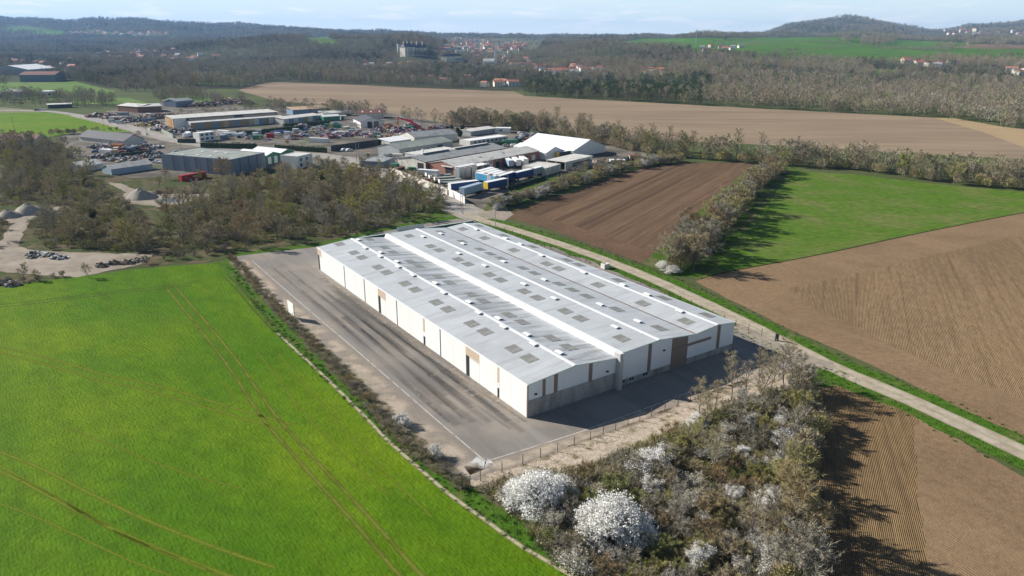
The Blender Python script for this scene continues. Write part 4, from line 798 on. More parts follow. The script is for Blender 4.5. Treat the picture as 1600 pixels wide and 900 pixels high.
HZ = [('in the hillside town beyond the castle', 'houses of the hillside town', [(672,62),(720,61),(800,66),(826,70),(800,84),(740,88),(700,84),(680,72)], 150, 16, 1.15, 1), ('around the church', 'houses around the church', [(700,88),(800,90),(830,96),(830,108),(700,100)], 26, 14, 1, 2),
 ('in the village at the foot of the right wood', 'houses of the village at the wood foot', [(815,108),(860,104),(938,106),(936,114),(870,118),(815,112)], 28, 12, 1, 3), ('among the trees below the right wood', 'houses below the right wood', [(998,108),(1036,108),(1034,116),(1000,116)], 7, 12, 1, 4),
 ('in the village on the left', 'houses of the left village', [(145,90),(260,84),(330,92),(345,100),(230,104),(150,104)], 52, 18, 1.1, 5), ('in the far village under the left ridge', 'houses of the far left village', [(100,58),(260,60),(255,66),(110,64)], 40, 28, 1.6, 6),
 ('below the castle', 'houses below the castle', [(560,106),(640,104),(700,108),(690,112),(570,112)], 12, 14, 1, 7), ('on the distant right ridge', 'houses on the distant right ridge', [(1470,40),(1600,42),(1600,50),(1480,48)], 20, 60, 2.2, 8), ('at the farm on the green plateau', 'farm buildings on the plateau', [(1090,70),(1160,70),(1155,80),(1095,80)], 8, 16, 1.1, 9),
 ('at the estate above the right wood', 'buildings of the estate above the right wood', [(1370,90),(1440,92),(1480,90),(1475,100),(1375,99)], 8, 16, 1.2, 10), ('at the right edge among trees', 'houses at the right edge', [(1570,98),(1600,100),(1600,112),(1575,110)], 4, 12, 1.1, 11), ('among the trees at far left', 'houses among the trees at far left', [(0,104),(160,98),(140,126),(90,130),(0,124)], 22, 25, 1.1, 12),
 ('beside the river woods behind the plain', 'houses by the river woods', [(640,126),(700,124),(800,134),(806,138),(700,134)], 7, 16, 1, 13)]
for q in HZ: spots(q[0], q[2], q[3], q[4], q[6])
for px_, py_, r_x, r_y in ((646,91,48,170),(617,85,10,120),(705,98,30,90),(680,84,40,90),(762,104,28,100),(1082,70,10,60),(806,137,30,60)): p = T(px_, py_); CLEAR.append((p.x, p.y, p.z, r_x, r_y))
CLR = np.array(CLEAR)
def cleared(x, y):
    k = np.zeros(len(x), bool)
    for cx_, cy_, _, rx, ry in CLR:
        d = math.hypot(cx_, cy_); ux, uy = cx_ / d, cy_ / d; dx, dy = x - cx_, y - cy_; a = dx * ux + dy * uy; b_ = np.abs(dx * uy - dy * ux); k |= (b_ < rx) & (a < 16) & (a > -ry)
    return k
def scatter_zone(y0, y1, spacing, half=43):
    a = 0.5 * R(2 * half) * (y1 ** 2 - y0 ** 2); n = int(a / spacing ** 2); y = np.sqrt(npr.uniform(y0 ** 2, y1 ** 2, n)); t = np.tan(npr.uniform(-R(half), R(half), n)); x = y * t
    z = Hv(x, y); px, py = Pv(x, y, z); keep = np.ones(n, bool)
    for p in MEADOWS + SOIL_FAR: keep &= ~inpoly(px, py, p)
    tw_ = np.zeros(n, bool)
    for p in TOWN: tw_ |= inpoly(px, py, p)
    keep &= ~(tw_ & (npr.random(n) < .93))
    keep &= ~inpoly(px, py, [(368,148),(402,136),(425,130.6),(560,134),(640,137),(800,141),(818,149),(1000,156.5),(1200,165),(1450,175),(1562,188),(1700,198),(1900,230),(1900,300),(368,300)])
    glade = (np.sin(x / 95) * np.sin(y / 130 + x / 210) > .38) & (y < 2600) ; keep &= ~(glade & (npr.random(n) < .8))
    keep &= ~cleared(x, y)
    return x[keep], y[keep], z[keep], px[keep], py[keep]
for nm, y0, y1, sp, sc, lb in [('woodland', 905, 1500, 9.5, 1.0, 'bare woodland along the river beyond the plain'), ('woodland', 1500, 2600, 11, 1.0, 'bare woodland on the nearer hills'), ('woodland', 2600, 4200, 15, 1.15, 'woodland on the middle distance slopes'), ('woodland', 4200, 7200, 24, 1.6, 'forest covering the distant ridges')]:
    x, y, z, px, py = scatter_zone(y0, y1, sp); con = (px > 815) & (px < 1110) & (y < 1060)
    s = npr.uniform(.65, 1.2, len(x)) * sc * (1 + .28 * np.sin(x / 63 + 1.3 * np.sin(y / 88)) * np.sin(y / 71 + x / 140))
    stand = np.sin(x / 118 + 2.1 * np.sin(y / 230)) + np.sin(y / 95 + 1.7 * np.sin(x / 160)) + .5 * np.sin(x / 37 + y / 51) + npr.normal(0, .35, len(x))
    for kt, kk, ww in ((WK, (stand > -.75) & (stand < .8), ''), (WD, stand <= -.75, ', darker stands'), (WP, stand >= .8, ', paler stands')):
        kk &= ~con; scatter(nm, np.stack([x, y, z], 1)[kk], s[kk], kt, lb + ww, 'woodland', int(y0))
    if con.any(): scatter('woodland', np.stack([x, y, z], 1)[con], s[con], CK, 'dark green conifer belt at the far edge of the plain', 'woodland', 5)
# flat land on the left before the hills: parkland trees and hedges
def polyscatter(name, polys, spacing, s0, s1, col, label, cat, seed):
    P = []; r_ = np.random.default_rng(seed)
    for poly in polys:
        w_ = [G(*p) for p in poly]; xs = [p.x for p in w_]; ys = [p.y for p in w_]; n = int((max(xs) - min(xs)) * (max(ys) - min(ys)) / spacing ** 2); x = r_.uniform(min(xs), max(xs), n); y = r_.uniform(min(ys), max(ys), n)
        k = inpoly(x, y, [(p.x, p.y) for p in w_]); P += list(zip(x[k], y[k], 0 * x[k]))
    return scatter(name, P, r_.uniform(s0, s1, len(P)), col, label, cat, seed)
polyscatter('woodland', [[(-500,182),(-500,160),(0,159),(60,160),(150,160),(180,168),(160,176),(60,176),(0,174)], [(175,150),(235,152),(240,166),(370,172),(385,165),(340,160),(290,150),(260,148),(220,140),(180,136)], [(120,136),(360,142),(380,138),(300,130),(200,128),(60,128)],
        [(380,176),(520,178),(600,182),(700,196),(700,203),(600,190),(480,181),(380,181)], [(430,181),(520,184),(560,182),(560,178),(430,176)]], 9, .45, .9, WK, 'bare trees and hedges scattered on the flat land beyond the works', 'trees', 61)
polyscatter('woodland', [[(700,196),(760,199),(880,211),(1020,239),(1180,249),(1320,256),(1480,276),(1640,288),(1640,280),(1480,266),(1320,250),(1180,244),(1020,230),(880,205),(760,194),(700,191)]], 4.2, .4, .95, WK, 'tangled understory of the long row bounding the plain', 'undergrowth', 62)
polyscatter('woodland', [[(818,150),(1000,157.5),(1095,161.5),(1105,139),(818,139)]], 7.5, .7, 1.1, CK, 'dark green conifers standing right at the far edge of the plain', 'woodland', 70)
polyscatter('woodland', [[(1090,161.3),(1200,166),(1450,176),(1562,189),(1700,199),(1950,212),(1950,139),(1100,139)]], 8.5, .7, 1.1, WK, 'bare woodland right behind the plain', 'woodland', 69)
polyscatter('woodland', [[(1560,190),(1900,204),(1900,240),(1640,205)], [(-500,250),(0,236),(60,236),(0,262),(-500,300)]], 9, .4, .8, WK, 'bare trees at the margins of the plain', 'trees', 63)
# undergrowth tufts
def tuft(seed, mats, n=46, h=.8, w_=1.5, lf=0):
    r_ = random.Random(seed); b = MB()
    for _ in range(n):
        a = r_.uniform(0, 6.28); q = r_.random() * w_ / 2; p = Vector((math.cos(a) * q, math.sin(a) * q, 0)); d = (Vector((math.cos(a), math.sin(a), 1.2)) + rv(r_, .5)).normalized(); tri(b, p, d, h * r_.uniform(.5, 1.2), .07, r_)
    for _ in range(lf): leaf(b, Vector((r_.gauss(0, w_ * .3), r_.gauss(0, w_ * .3), r_.uniform(.05, h * .7))), .22, r_, 1)
    return b.mesh('tuft', mats)
gr1 = M('green_blades', (.07, .16, .02), .8, .2, 1, rand=[(.06, .15, .02), (.09, .17, .03), (.12, .15, .05)])
UK = kit('bramble_kit', [tuft(i, [TW['olive' if i else 'brown'], leafm], 60, 1.0, 1.8, 6) for i in range(3)] + [tuft(5, [TW['grey'], TW['olive']], 80, .9, 1.6, 4), tuft(6, [TW['grey'], freshm], 70, .9, 1.6, 14)])
GK = kit('grass_kit', [tuft(10 + i, [gr1, gr1], 40, .3, .8, 3) for i in range(3)])
COPF = [(750,762),(800,748),(880,740),(960,710),(1040,676),(1130,638),(1200,612),(1262,604),(1266,640),(1256,700),(1250,800),(1244,905),(1240,1020),(1000,1020),(905,905),(860,862),(800,800)]
polyscatter('undergrowth', [COPF], .95, .5, 1.35, UK, 'brambles and dead stalks covering the copse floor', 'undergrowth', 64)
polyscatter('undergrowth', [[(352,405),(366,408),(415,460),(470,510),(560,592),(640,667),(734,750),(742,764),(722,765),(640,710),(590,658),(520,583),(440,503),(395,453)]], .7, .3, .65, UK, 'brambles along the low hedge between wheat and yard', 'undergrowth', 65)
polyscatter('undergrowth', [WOOD, [(0,330),(0,240),(90,235),(150,290),(235,350),(236,400),(160,398),(75,392),(40,360),(90,330)]], 2.6, .8, 1.9, UK, 'brambles and dead growth under the left wood', 'undergrowth', 66)
polyscatter('grass', [[(742,764),(800,750),(900,735),(1000,700),(1060,668),(1000,690),(900,728),(800,742)], [(1262,600),(1262,572),(1290,566),(1335,582),(1350,592),(1292,598)], [(434,529),(527,613),(607,693),(709,780),(820,858),(905,905),(930,905),(850,840),(760,778),(700,738),(600,665),(520,590),(440,512),(400,470),(372,424),(352,420)]], .8, .4, 1.0, GK, 'rough green grass on the verges', 'grass', 67)
vt = [G(*p) for p in TR[2:]]; P = []
r_ = np.random.default_rng(68)
for p in spline(vt, 1.2):
    for sgn in (-1, 1):
        for _ in range(3): d = r_.uniform(2.6, 6.6) * sgn; P.append((p.x + d * .9, p.y + d * .43, 0.03))
scatter('grass', P, r_.uniform(.35, .9, len(P)), GK, 'grass tufts along both sides of the dirt track', 'grass', 68)
def copse_grass(): pass

HK = kit('hedge_kit', [lowtree(80 + i, 4.6, 4.6, 420, .55, [TW[c], bark], False, False) for i, c in enumerate(('brown', 'brown', 'olive', 'brown'))])
def bandscatter(px, w_, n_per_m, s0, s1, col, label, cat, seed):
    r_ = np.random.default_rng(seed); P = []
    for p in outline([G(*q) for q in px], 1.0, 0, False):
        for _ in range(r_.poisson(n_per_m)): P.append((p.x + r_.normal(0, w_), p.y + r_.normal(0, w_), 0))
    scatter('hedge_growth', P, r_.uniform(s0, s1, len(P)), col, label, cat, seed)
bandscatter(HR, 1.5, 1.1, .55, 1.0, HK, 'tangled growth filling the hedgerow between dark field and meadow', 'hedgerow growth', 90)
bandscatter(EH, 1.6, 1.0, .45, .9, HK, 'tangled growth filling the shrub belt below the works', 'hedge growth', 91)
bandscatter(FR, 2.0, .8, .55, 1.15, HK, 'tangled growth under the long tree row by the plain', 'hedge growth', 92)
bandscatter([(0,228),(60,222),(118,216)], 2, .8, .5, .9, HK, 'scrubby growth between the bright crop and the left wood', 'hedge growth', 93)
polyscatter('hedge_growth', [WOOD, [(0,330),(0,240),(90,235),(150,290),(235,350),(236,400),(160,398),(75,392)  ,(40,360),(90,330)]], 6.0, .35, .8, HK, 'shrubby growth under the left wood', 'undergrowth', 94)

plant('bare_tree', G(1083, 420), 1.05, 0, label='tall spreading bare tree at the track end of the hedgerow', sq=1.2); plant('bare_tree', G(1062, 417), .85, 3, label='grey bare tree just left of the tall one at the hedgerow end', sq=1.2)
for i, (x, y, s_, k) in enumerate([(703,206,1.0,'evergreen_shrub'),(712,209,.9,'evergreen_shrub'),(720,205,.9,'evergreen_shrub'),(697,209,1.0,'evergreen_shrub'),(716,215,1.1,'evergreen_shrub'),(725,212,.9,'evergreen_shrub'),(446,229,.6,'budding_shrub'),(573,248,.6,'budding_shrub'),(590,232,1.0,'evergreen_shrub'),(300,201,1.0,'evergreen_shrub'),(130,208,.5,'budding_shrub'),(180,211,.7,'budding_shrub'),(170,211,.6,'budding_shrub')]):
    plant(k, G(x, y), s_, 0, place=['behind the long pale shed pair, left','behind the long pale shed pair, right','right of the long shed pair, upper','above the long shed pair','right of the long shed pair, lower','left of the low white office','beside the scrap yard gate','by the works road bend','left of the long shed pair','beside the factory hall','beside the bright crop, left','beside the bright crop, right','beside the bright crop, middle'][i])
for i, (x, y, s_) in enumerate([(496,262,.55),(503,266,.5),(510,263,.45),(520,268,.6),(480,272,.5),(534,262,.3)]): plant('budding_tree' if i % 2 else 'bare_tree', G(x, y), s_, 0, place='by the small two-storey office', group='garden trees by the small office')
polyscatter('hedge_growth', [[(330,222),(430,214),(520,205),(600,200),(640,196),(640,200),(600,206),(520,214),(430,224),(335,229)], [(120,214),(215,210),(235,222),(215,232),(130,226)], [(560,210),(700,205),(735,212),(700,220)], [(250,196),(300,176),(420,170),(520,172),(500,178),(420,176),(300,186)]], 13, .35, .85, HK, 'bushes growing between the yards of the works', 'bushes', 95)
bandscatter([(1262,612),(1262,660),(1257,720),(1252,790),(1247,860),(1243,930),(1240,1010)], .9, 1.3, .5, .95, HK, 'tangled growth closing the copse edge along the furrowed field', 'hedge growth', 96)
# ------------------------------------------------------------------ buildings of the works and beyond
def PM(name, col, rough=.7, **k): return M(name, col, rough, k.pop('var', .10), k.pop('scale', .5), **k)
BM = dict(white=PM('wall_white', (.72, .71, .68)), offwhite=PM('wall_offwhite', (.58, .56, .51)), grey=PM('wall_grey', (.34, .36, .36)), bluegrey=PM('wall_bluegrey', (.17, .205, .25), .5), dark=PM('wall_dark', (.06, .065, .07)), brick=PM('wall_brick', (.34, .16, .11)),
          red=PM('paint_red', (.36, .035, .03), .5), blue=PM('paint_blue', (.03, .06, .20), .45), cyan=PM('paint_cyan', (.07, .30, .50), .45), paleblue=PM('paint_pale_blue', (.34, .43, .50), .5), green=PM('paint_green', (.05, .20, .12), .5), yellow=PM('paint_yellow', (.75, .55, .05), .5),
          orange=PM('paint_orange', (.48, .20, .07), .6), ochre=PM('wall_ochre', (.36, .26, .14)), tan=PM('roof_tan', (.52, .37, .24)), rgrey=PM('roof_grey', (.32, .33, .32), col2=(.24, .25, .24), c2scale=.3), rgreen=PM('roof_greengrey', (.25, .28, .24), col2=(.33, .34, .31), c2scale=.2), rdark=PM('roof_dark', (.085, .085, .095)), rwhite=PM('roof_white', (.82, .82, .80), .5),
          rpale=PM('roof_pale', (.62, .60, .55), col2=(.50, .48, .44), c2scale=.3), rred=PM('roof_redbrown', (.20, .085, .065)), rtile=PM('roof_tile', (.42, .19, .12)), metal=PM('metal_grey', (.40, .41, .41), .45, metal=.3), rust=PM('rust', (.22, .11, .07)), rubber=PM('rubber', (.025, .025, .025)), glass=glass, dk=darkm,
          blues=PM('door_blue', (.19, .27, .36)), flatw=PM('concrete_white', (.66, .62, .55), col2=(.52, .47, .40), c2scale=.3))
def quadpart(name, pts, mat, parent, t=.12):
    """a flat sheet with thickness below it"""
    a = [Vector(p) for p in pts]; n = (a[1] - a[0]).cross(a[2] - a[0]).normalized()
    if n.z < 0 or (abs(n.z) < .05 and False): n = -n
    b = MB(); k = len(a); b.add([tuple(p) for p in a] + [tuple(p - n * t) for p in a], [tuple(range(k)), tuple(range(2 * k - 1, k - 1, -1))] + [(i, i + k, (i + 1) % k + k, (i + 1) % k) for i in range(k)])
    return b.build(name, mat, parent)
def front_frame(P0, P1):
    a = G(*P0) if len(P0) == 2 else P0; b = G(*P1) if len(P1) == 2 else P1; d = b - a; d.z = 0; return a, d.length, math.atan2(d.y, d.x)
def building(name, label, cat, P0, P1, depth, h, roof='flat', rise=1.5, wall='white', rmat='rgrey', doors=(), windows=(), sky=0, panels=None, group=None, ov=.3, wallr=None, chimney=False, z=0.0, seams=0):
    """front wall runs P0->P1 on the ground (picture points, left to right); the rest stands behind it"""
    a, Ln, rz = front_frame(P0, P1) if not isinstance(P0, Vector) else (P0, P1, z if False else 0)
    t = thing(name, label, cat, (a.x, a.y, a.z), rz, group)
    w1 = BM[wall]; w2 = BM[wallr or wall]; D = depth
    def wall_(n, pts, mat): return quadpart(n, pts, mat, t, .0001) 
    def wbox(x0, x1, y0, y1, z0, z1, mat, nm='wall'): b = MB(); b.box(x0, x1, y0, y1, z0, z1); return b.build(nm, mat, t)
    wt = .25
    if roof == 'gable_x':                          # ridge parallel to the front
        wbox(0, Ln, 0, wt, 0, h, w1); wbox(0, Ln, D - wt, D, 0, h, w1)
        for x0 in (0, Ln - wt):
            b = MB(); b.prism([(wt, 0), (D - wt, 0), (D - wt, h), (D / 2, h + rise * (1 - 2 * wt / D)), (wt, h)], 'x', x0, x0 + wt); b.build('wall', w2, t)
        for y0, y1, z0, z1 in ((-ov, D / 2, h - ov * 2 * rise / D, h + rise), (D / 2, D + ov, h + rise, h - ov * 2 * rise / D)):
            b = MB(); b.prism([(y0, z0 + .03), (y1, z1 + .03), (y1, z1 + .18), (y0, z0 + .18)], 'x', -ov, Ln + ov); r = b.build('roof', BM[rmat], t)
        if sky:
            for i in range(sky):
                x = Ln * (i + .5) / sky; y0, y1 = D * .15, D * .32; zz = lambda y: h + rise * 2 * y / D + .20
                b = MB(); b.add([(x - .5, y0, zz(y0)), (x + .5, y0, zz(y0)), (x + .5, y1, zz(y1)), (x - .5, y1, zz(y1)), (x - .5, y0, zz(y0) - .05), (x + .5, y0, zz(y0) - .05), (x + .5, y1, zz(y1) - .05), (x - .5, y1, zz(y1) - .05)], [(0,1,2,3), (0,4,5,1), (1,5,6,2), (2,6,7,3), (3,7,4,0)]); b.build('skylight', BM['rgrey' if rmat == 'rwhite' else 'rwhite'], t)
    elif roof == 'gable_y':                        # gable faces the front
        for y0 in (0, D - wt):
            b = MB(); b.prism([(0, 0), (Ln, 0), (Ln, h), (Ln / 2, h + rise), (0, h)], 'y', y0, y0 + wt); b.build('wall', w1 if y0 == 0 else w2, t)
        wbox(0, wt, wt, D - wt, 0, h, w2); wbox(Ln - wt, Ln, wt, D - wt, 0, h, w2)
        for x0, x1, z0, z1 in ((-ov, Ln / 2, h - ov * 2 * rise / Ln, h + rise), (Ln / 2, Ln + ov, h + rise, h - ov * 2 * rise / Ln)):
            b = MB(); b.prism([(x0, z0 + .03), (x1, z1 + .03), (x1, z1 + .18), (x0, z0 + .18)], 'y', -ov, D + ov); b.build('roof', BM[rmat], t)
    else:
        wbox(0, Ln, 0, wt, 0, h, w1); wbox(0, Ln, D - wt, D, 0, h, w1); wbox(0, wt, wt, D - wt, 0, h, w2); wbox(Ln - wt, Ln, wt, D - wt, 0, h, w2)
        if roof == 'mono': b = MB(); b.prism([(-ov, h), (D + ov, h + rise), (D + ov, h + rise + .15), (-ov, h + .15)], 'x', -ov, Ln + ov); b.build('roof', BM[rmat], t)
        else: wbox(.25, Ln - .25, .25, D - .25, h - .3, h - .15, BM[rmat], 'roof')
    for (x, w_, hh, c) in doors: wbox(x * Ln, x * Ln + w_, -.06, -.001, 0.02, hh, BM[c], 'door')
    for (x, z0, w_, hh) in windows:
        b = MB(); b.box(x * Ln, x * Ln + w_, -.05, -.001, z0, z0 + hh); wn = b.build('window', glass, t); b = MB(); b.box(x * Ln - .08, x * Ln + w_ + .08, -.09, -.051, z0 - .1, z0 - .005); b.build('sill', BM['white'], wn)
    if panels:
        n = len(panels)
        for i, c in enumerate(panels): wbox(Ln * i / n + .06, Ln * (i + 1) / n - .06, -.14, -.002, .15, h - .25, BM[c], 'panel')
    for i in range(1, seams): wbox(Ln * i / seams - .12, Ln * i / seams + .12, -.10, -.003, 0, h - .1, BM['rdark'], 'pilaster')
    if chimney: b = MB(); b.box(Ln * .3, Ln * .3 + .7, D * .5, D * .5 + .7, h + rise - .4, h + rise + 1.0); b.build('chimney', BM['rtile'], t)
    return t, Ln, rz, a
def attach(t, name, mat, *boxes):
    b = MB()
    for q in boxes: b.box(*q)
    return b.build(name, BM.get(mat, mat) if isinstance(mat, str) else mat, t)
# grey-blue hall
hall, hl, _, _ = building('hall', 'big windowless blue-grey hall behind the broad bare tree', 'hall', (253,271.5), (361,280), 23, 7.4, 'flat', wall='bluegrey', rmat='rgreen', seams=6)
for i, (x, y) in enumerate([(2,3),(9,2.5),(11,13),(17,3.5),(18,14),(25,13),(24,4)]): attach(hall, 'skylight', 'rwhite', (x, x + 1.3, y, y + 2.2, 7.26, 7.45))
for i in range(1, 4): attach(hall, 'pilaster', 'rdark', (hl + .003, hl + .1, 23 * i / 4 - .1, 23 * i / 4 + .1, 0, 7.3))
# green-fronted shed with a white roof of three waves
a, Ln, rz = front_frame((391,266.5), (458,252.5)); gs = thing('shed', 'white-roofed shed with three green gable fronts and white doors', 'shed', a, rz)
for i in range(3):
    x0, x1 = Ln * i / 3, Ln * (i + 1) / 3; b = MB(); b.prism([(x0, 0), (x1 - .002, 0), (x1 - .002, 4.2), ((x0 + x1) / 2, 5.6), (x0, 4.2)], 'y', 0, .25); b.build('front_wall', BM['green'], gs)
    for xa, xb, za, zb in ((x0 - (.3 if i == 0 else 0), (x0 + x1) / 2, 4.2, 5.6), ((x0 + x1) / 2, x1 + (.3 if i == 2 else 0), 5.6, 4.2)): b = MB(); b.prism([(xa, za + .02), (xb, zb + .02), (xb, zb + .16), (xa, za + .16)], 'y', -.4, 20); b.build('roof', BM['rwhite'], gs)
    for j, fx in enumerate((.12, .55)):
        if not (i == 0 and j == 1 and False): attach(gs, 'door', 'white', (x0 + (x1 - x0) * fx, x0 + (x1 - x0) * fx + 2.2, -.06, -.002, .02, 3.4))
    for j in range(3): attach(gs, 'skylight', 'rgrey', (x0 + (x1 - x0) * .62, x0 + (x1 - x0) * .62 + 1.5, 3 + 6 * j, 4.1 + 6 * j, 5.12, 5.36))
for x in (0.02, Ln - .25): attach(gs, 'side_wall', 'green', (x, x + .23, .25, 19.8, 0, 4.15))
attach(gs, 'rear_wall', 'green', (0, Ln, 19.8, 20, 0, 4.15))
# pale low sheds, dark roofed house etc.
building('shed', 'long pale blue-white shed beside the grey-blue hall, front one of two', 'shed', (173,281), (237,271), 8, 2.6, 'gable_x', 1.6, 'paleblue', 'rpale', wallr='paleblue')
building('shed', 'short pale shed tucked behind the long blue-white shed', 'shed', (124,277), (160,270.5), 10, 2.4, 'gable_x', 1.6, 'offwhite', 'rpale')
building('house', 'wide dark-roofed building beside the bright green crop', 'building', (122,229), (192,236), 13, 3.0, 'gable_x', 3.0, 'offwhite', 'rdark', windows=[(.7, 1, 1.5, 1)], ov=.5)
building('house', 'low building with red-brown roof at the far left edge', 'building', (-30,236), (52,236), 12, 2.8, 'gable_x', 2.4, 'offwhite', 'rred')
building('hall', 'small dark-roofed white house with two dark barn doors', 'barn', (561,203), (598,201), 24, 4.0, 'gable_y', 2.6, 'white', 'rdark', doors=[(.28, 3.2, 4.2, 'dk'), (.56, 3.2, 4.2, 'dk')])
building('shed', 'red-brown roofed barn with white roof sheets behind the white barn', 'barn', (557,188), (597,187), 14, 3.6, 'gable_x', 2.4, 'offwhite', 'rred', sky=3)
building('shed', 'pale roofed shed left of the white barn', 'shed', (515,186), (541,183), 16, 2.8, 'gable_x', 1.0, 'offwhite', 'rpale')
building('shed', 'white roofed shed with green side beside the scrap yard hedge', 'shed', (503,193), (528,191), 8, 3.2, 'gable_x', 1.0, 'green', 'rwhite')
building('shed', 'long low shed with beige roof and blue doors', 'shed', (441,199), (500,191), 9, 3.8, 'mono', .8, 'offwhite', 'rpale', panels=['offwhite','blues','offwhite','blues','ochre','offwhite','blues','offwhite'])
building('shed', 'long shed with rusty brown roof behind the beige one', 'shed', (455,184.5), (513,180), 12, 4.2, 'mono', 1.4, 'blues', 'tan')
# long factory hall with coloured bays
a, Ln, rz = front_frame((296,209), (440,196)); fh = thing('factory', 'long factory hall with blue and ochre wall panels and stepped grey roof', 'factory', a, rz)
cols = ['ochre','blues','ochre','ochre','blues','ochre','tan','ochre','blues','ochre','ochre','tan','offwhite','blues','ochre','offwhite','blues','ochre']
attach(fh, 'wall', 'grey', (0, Ln, .01, .3, 0, 4.6))
for i, c in enumerate(cols): attach(fh, 'panel', c, (Ln * i / len(cols) + .1, Ln * (i + 1) / len(cols) - .1, -.12, 0, .1, 4.4))
b = MB(); b.prism([(-.5, 4.6), (8, 5.4), (8, 5.55), (-.5, 4.75)], 'x', -.3, Ln + .3); b.build('lower_roof', BM['rpale'], fh)
attach(fh, 'clerestory', 'rdark', (.5, Ln - .5, 8, 8.3, 5, 7.1))
for x0, x1 in ((Ln * .03, Ln * .5), (Ln * .60, Ln * .97)):
    b = MB(); b.prism([(5.6, 5.4), (5.9, 6.0), (7.0, 6.7), (8.0, 6.9), (8.0, 5.5)], 'x', x0, x1); b.build('barrel_roof', BM['tan'], fh)
b = MB(); b.prism([(7.6, 7.2), (24, 8.0), (24, 8.15), (7.6, 7.35)], 'x', -8, Ln + .5); b.build('upper_roof', BM['rpale'], fh)
attach(fh, 'side_wall', 'ochre', (-8, -7.7, 8.3, 23, 0, 7.2)); attach(fh, 'front_return', 'white', (-7.7, .49, 8.0, 8.3, 0, 7.2)); attach(fh, 'side_wall', 'white', (0, .3, .3, 8, 0, 4.6)); attach(fh, 'rear_wall', 'grey', (-8, Ln, 23, 23.3, 0, 7.8)); attach(fh, 'side_wall', 'grey', (Ln - .3, Ln, .3, 23, 0, 5.0))
attach(fh, 'orange_panel', 'orange', (-8.1, -8.003, 12, 17, .5, 6.5))
building('shed', 'open timber shed with pale roof left of the log stacks, left half', 'shed', (181,181), (213,183), 20, 4.6, 'gable_x', 1.4, 'rust', 'rpale')
building('shed', 'open timber shed with pale roof beside the log stacks, right half', 'shed', (214,183), (250,181), 20, 4.6, 'gable_x', 1.4, 'rust', 'rpale')
building('shed', 'grey shed with blue-grey roof behind the log stacks', 'shed', (252,172), (270,173), 16, 4.5, 'gable_x', 1.6, 'bluegrey', 'rgrey'); building('shed', 'dark blue-grey sided shed at the end of the log yard', 'shed', (272,174), (300,171), 14, 5, 'gable_x', 1.8, 'bluegrey', 'rgrey')
t, Ln, rz, a = building('site_office', 'two-storey stack of white site cabins behind the tall hedge', 'site office', (310,227.5), (335,224), 6, 5.2, 'flat', wall='white', rmat='rwhite', windows=[(.08, .9, 2.0, 1.2), (.38, .9, 2.0, 1.2), (.68, .9, 2.0, 1.2), (.08, 3.3, 2.0, 1.2), (.38, 3.3, 2.0, 1.2), (.68, 3.3, 2.0, 1.2)])
building('office', 'small two-storey white office building beside the bare wood', 'office', (464,268), (487,262), 10, 6, 'flat', wall='white', rmat='rpale', windows=[(.15, 3.4, 1.6, 1.4), (.55, 3.4, 1.6, 1.4), (.15, .8, 1.6, 1.6), (.55, .8, 1.6, 1.6)], doors=[])
building('shed', 'grey flat-roofed shed at the corner of the works road', 'shed', (597,265), (615,257), 12, 3.0, 'flat', wall='bluegrey', rmat='rgrey', windows=[(.5, 1, 1.6, 1.2)])
building('shed', 'long grey-green roofed shed with pale wall, front one of the pair', 'shed', (622,247), (705,233), 17, 4.0, 'gable_x', 1.8, 'grey', 'rgreen', windows=[(.12, 1.4, 1.5, 1), (.25, 1.4, 1.5, 1), (.38, 1.4, 1.5, 1), (.5, 1.4, 1.5, 1)], doors=[(.7, 4, 3.2, 'dk')])
building('shed', 'long dark grey roofed shed behind the front one of the pair', 'shed', (645,228), (712,221), 17, 4.2, 'gable_x', 2.2, 'offwhite', 'rgrey')
building('shed', 'light roofed annex at the left end of the pair of long sheds', 'shed', (607,233), (640,228), 10, 3.2, 'mono', 1, 'offwhite', 'rwhite')
# concrete works: two long gabled units
Pa = G(709,276); Pb = G(840,248)
t1, L1, r1, a1 = building('workshop', 'long pale-roofed brick workshop with canopies facing the lorry yard', 'workshop', (709,276), (840,248), (G(676,269) - Pa).length, 4.2, 'gable_x', 1.7, 'brick', 'rpale', wallr='brick', sky=0, doors=[(.30, 3, 2.8, 'blue'), (.38, 2, 2.2, 'white'), (.45, 3, 2.8, 'dk'), (.55, 3, 2.5, 'blue'), (.66, 3, 2.5, 'white'), (.8, 3, 2.6, 'dk'), (.9, 3, 2.6, 'white')])
dep = (G(676,269) - Pa).length
for x in (L1 * .35, L1 * .62): attach(t1, 'roof_hatch', 'rdark', (x, x + 1.6, dep * .28, dep * .28 + 1.2, 5.0, 5.5))
attach(t1, 'canopy', 'rwhite', (-.5, L1 * .27, -6, -.35, 3.9, 4.05)); 
for i in range(5): attach(t1, 'post', 'metal', (L1 * .27 * i / 4, L1 * .27 * i / 4 + .2, -5.9, -5.7, 0, 3.9))
attach(t1, 'gate', 'dk', (-.06 - .001, -.002, 1.5, 6.0, .02, 3.6)); attach(t1, 'fascia', 'white', (-.7, -.4, 1, 8, 3.7, 4.2))
q = G(675,269) ; un = Vector((math.cos(r1), math.sin(r1), 0)); vn = Vector((-un.y, un.x, 0))
d2 = (G(640,262) - G(675,270)).length
t2 = thing('workshop', 'long grey-roofed concrete workshop with raised roof lights behind the brick one', 'workshop', a1 + vn * (dep + 1.5) - un * 1, r1)
L2 = L1 * .93
for y0 in (0, d2 - .25): attach(t2, 'wall', 'brick' if y0 == 0 else 'grey', (0, L2, y0, y0 + .25, 0, 4.6))
for x0, m_ in ((0, 'flatw'), (L2 - .25, 'grey')): b = MB(); b.prism([(.25, 0), (d2 - .25, 0), (d2 - .25, 4.6), (d2 / 2, 6.2), (.25, 4.6)], 'x', x0, x0 + .25); b.build('wall', BM[m_], t2)
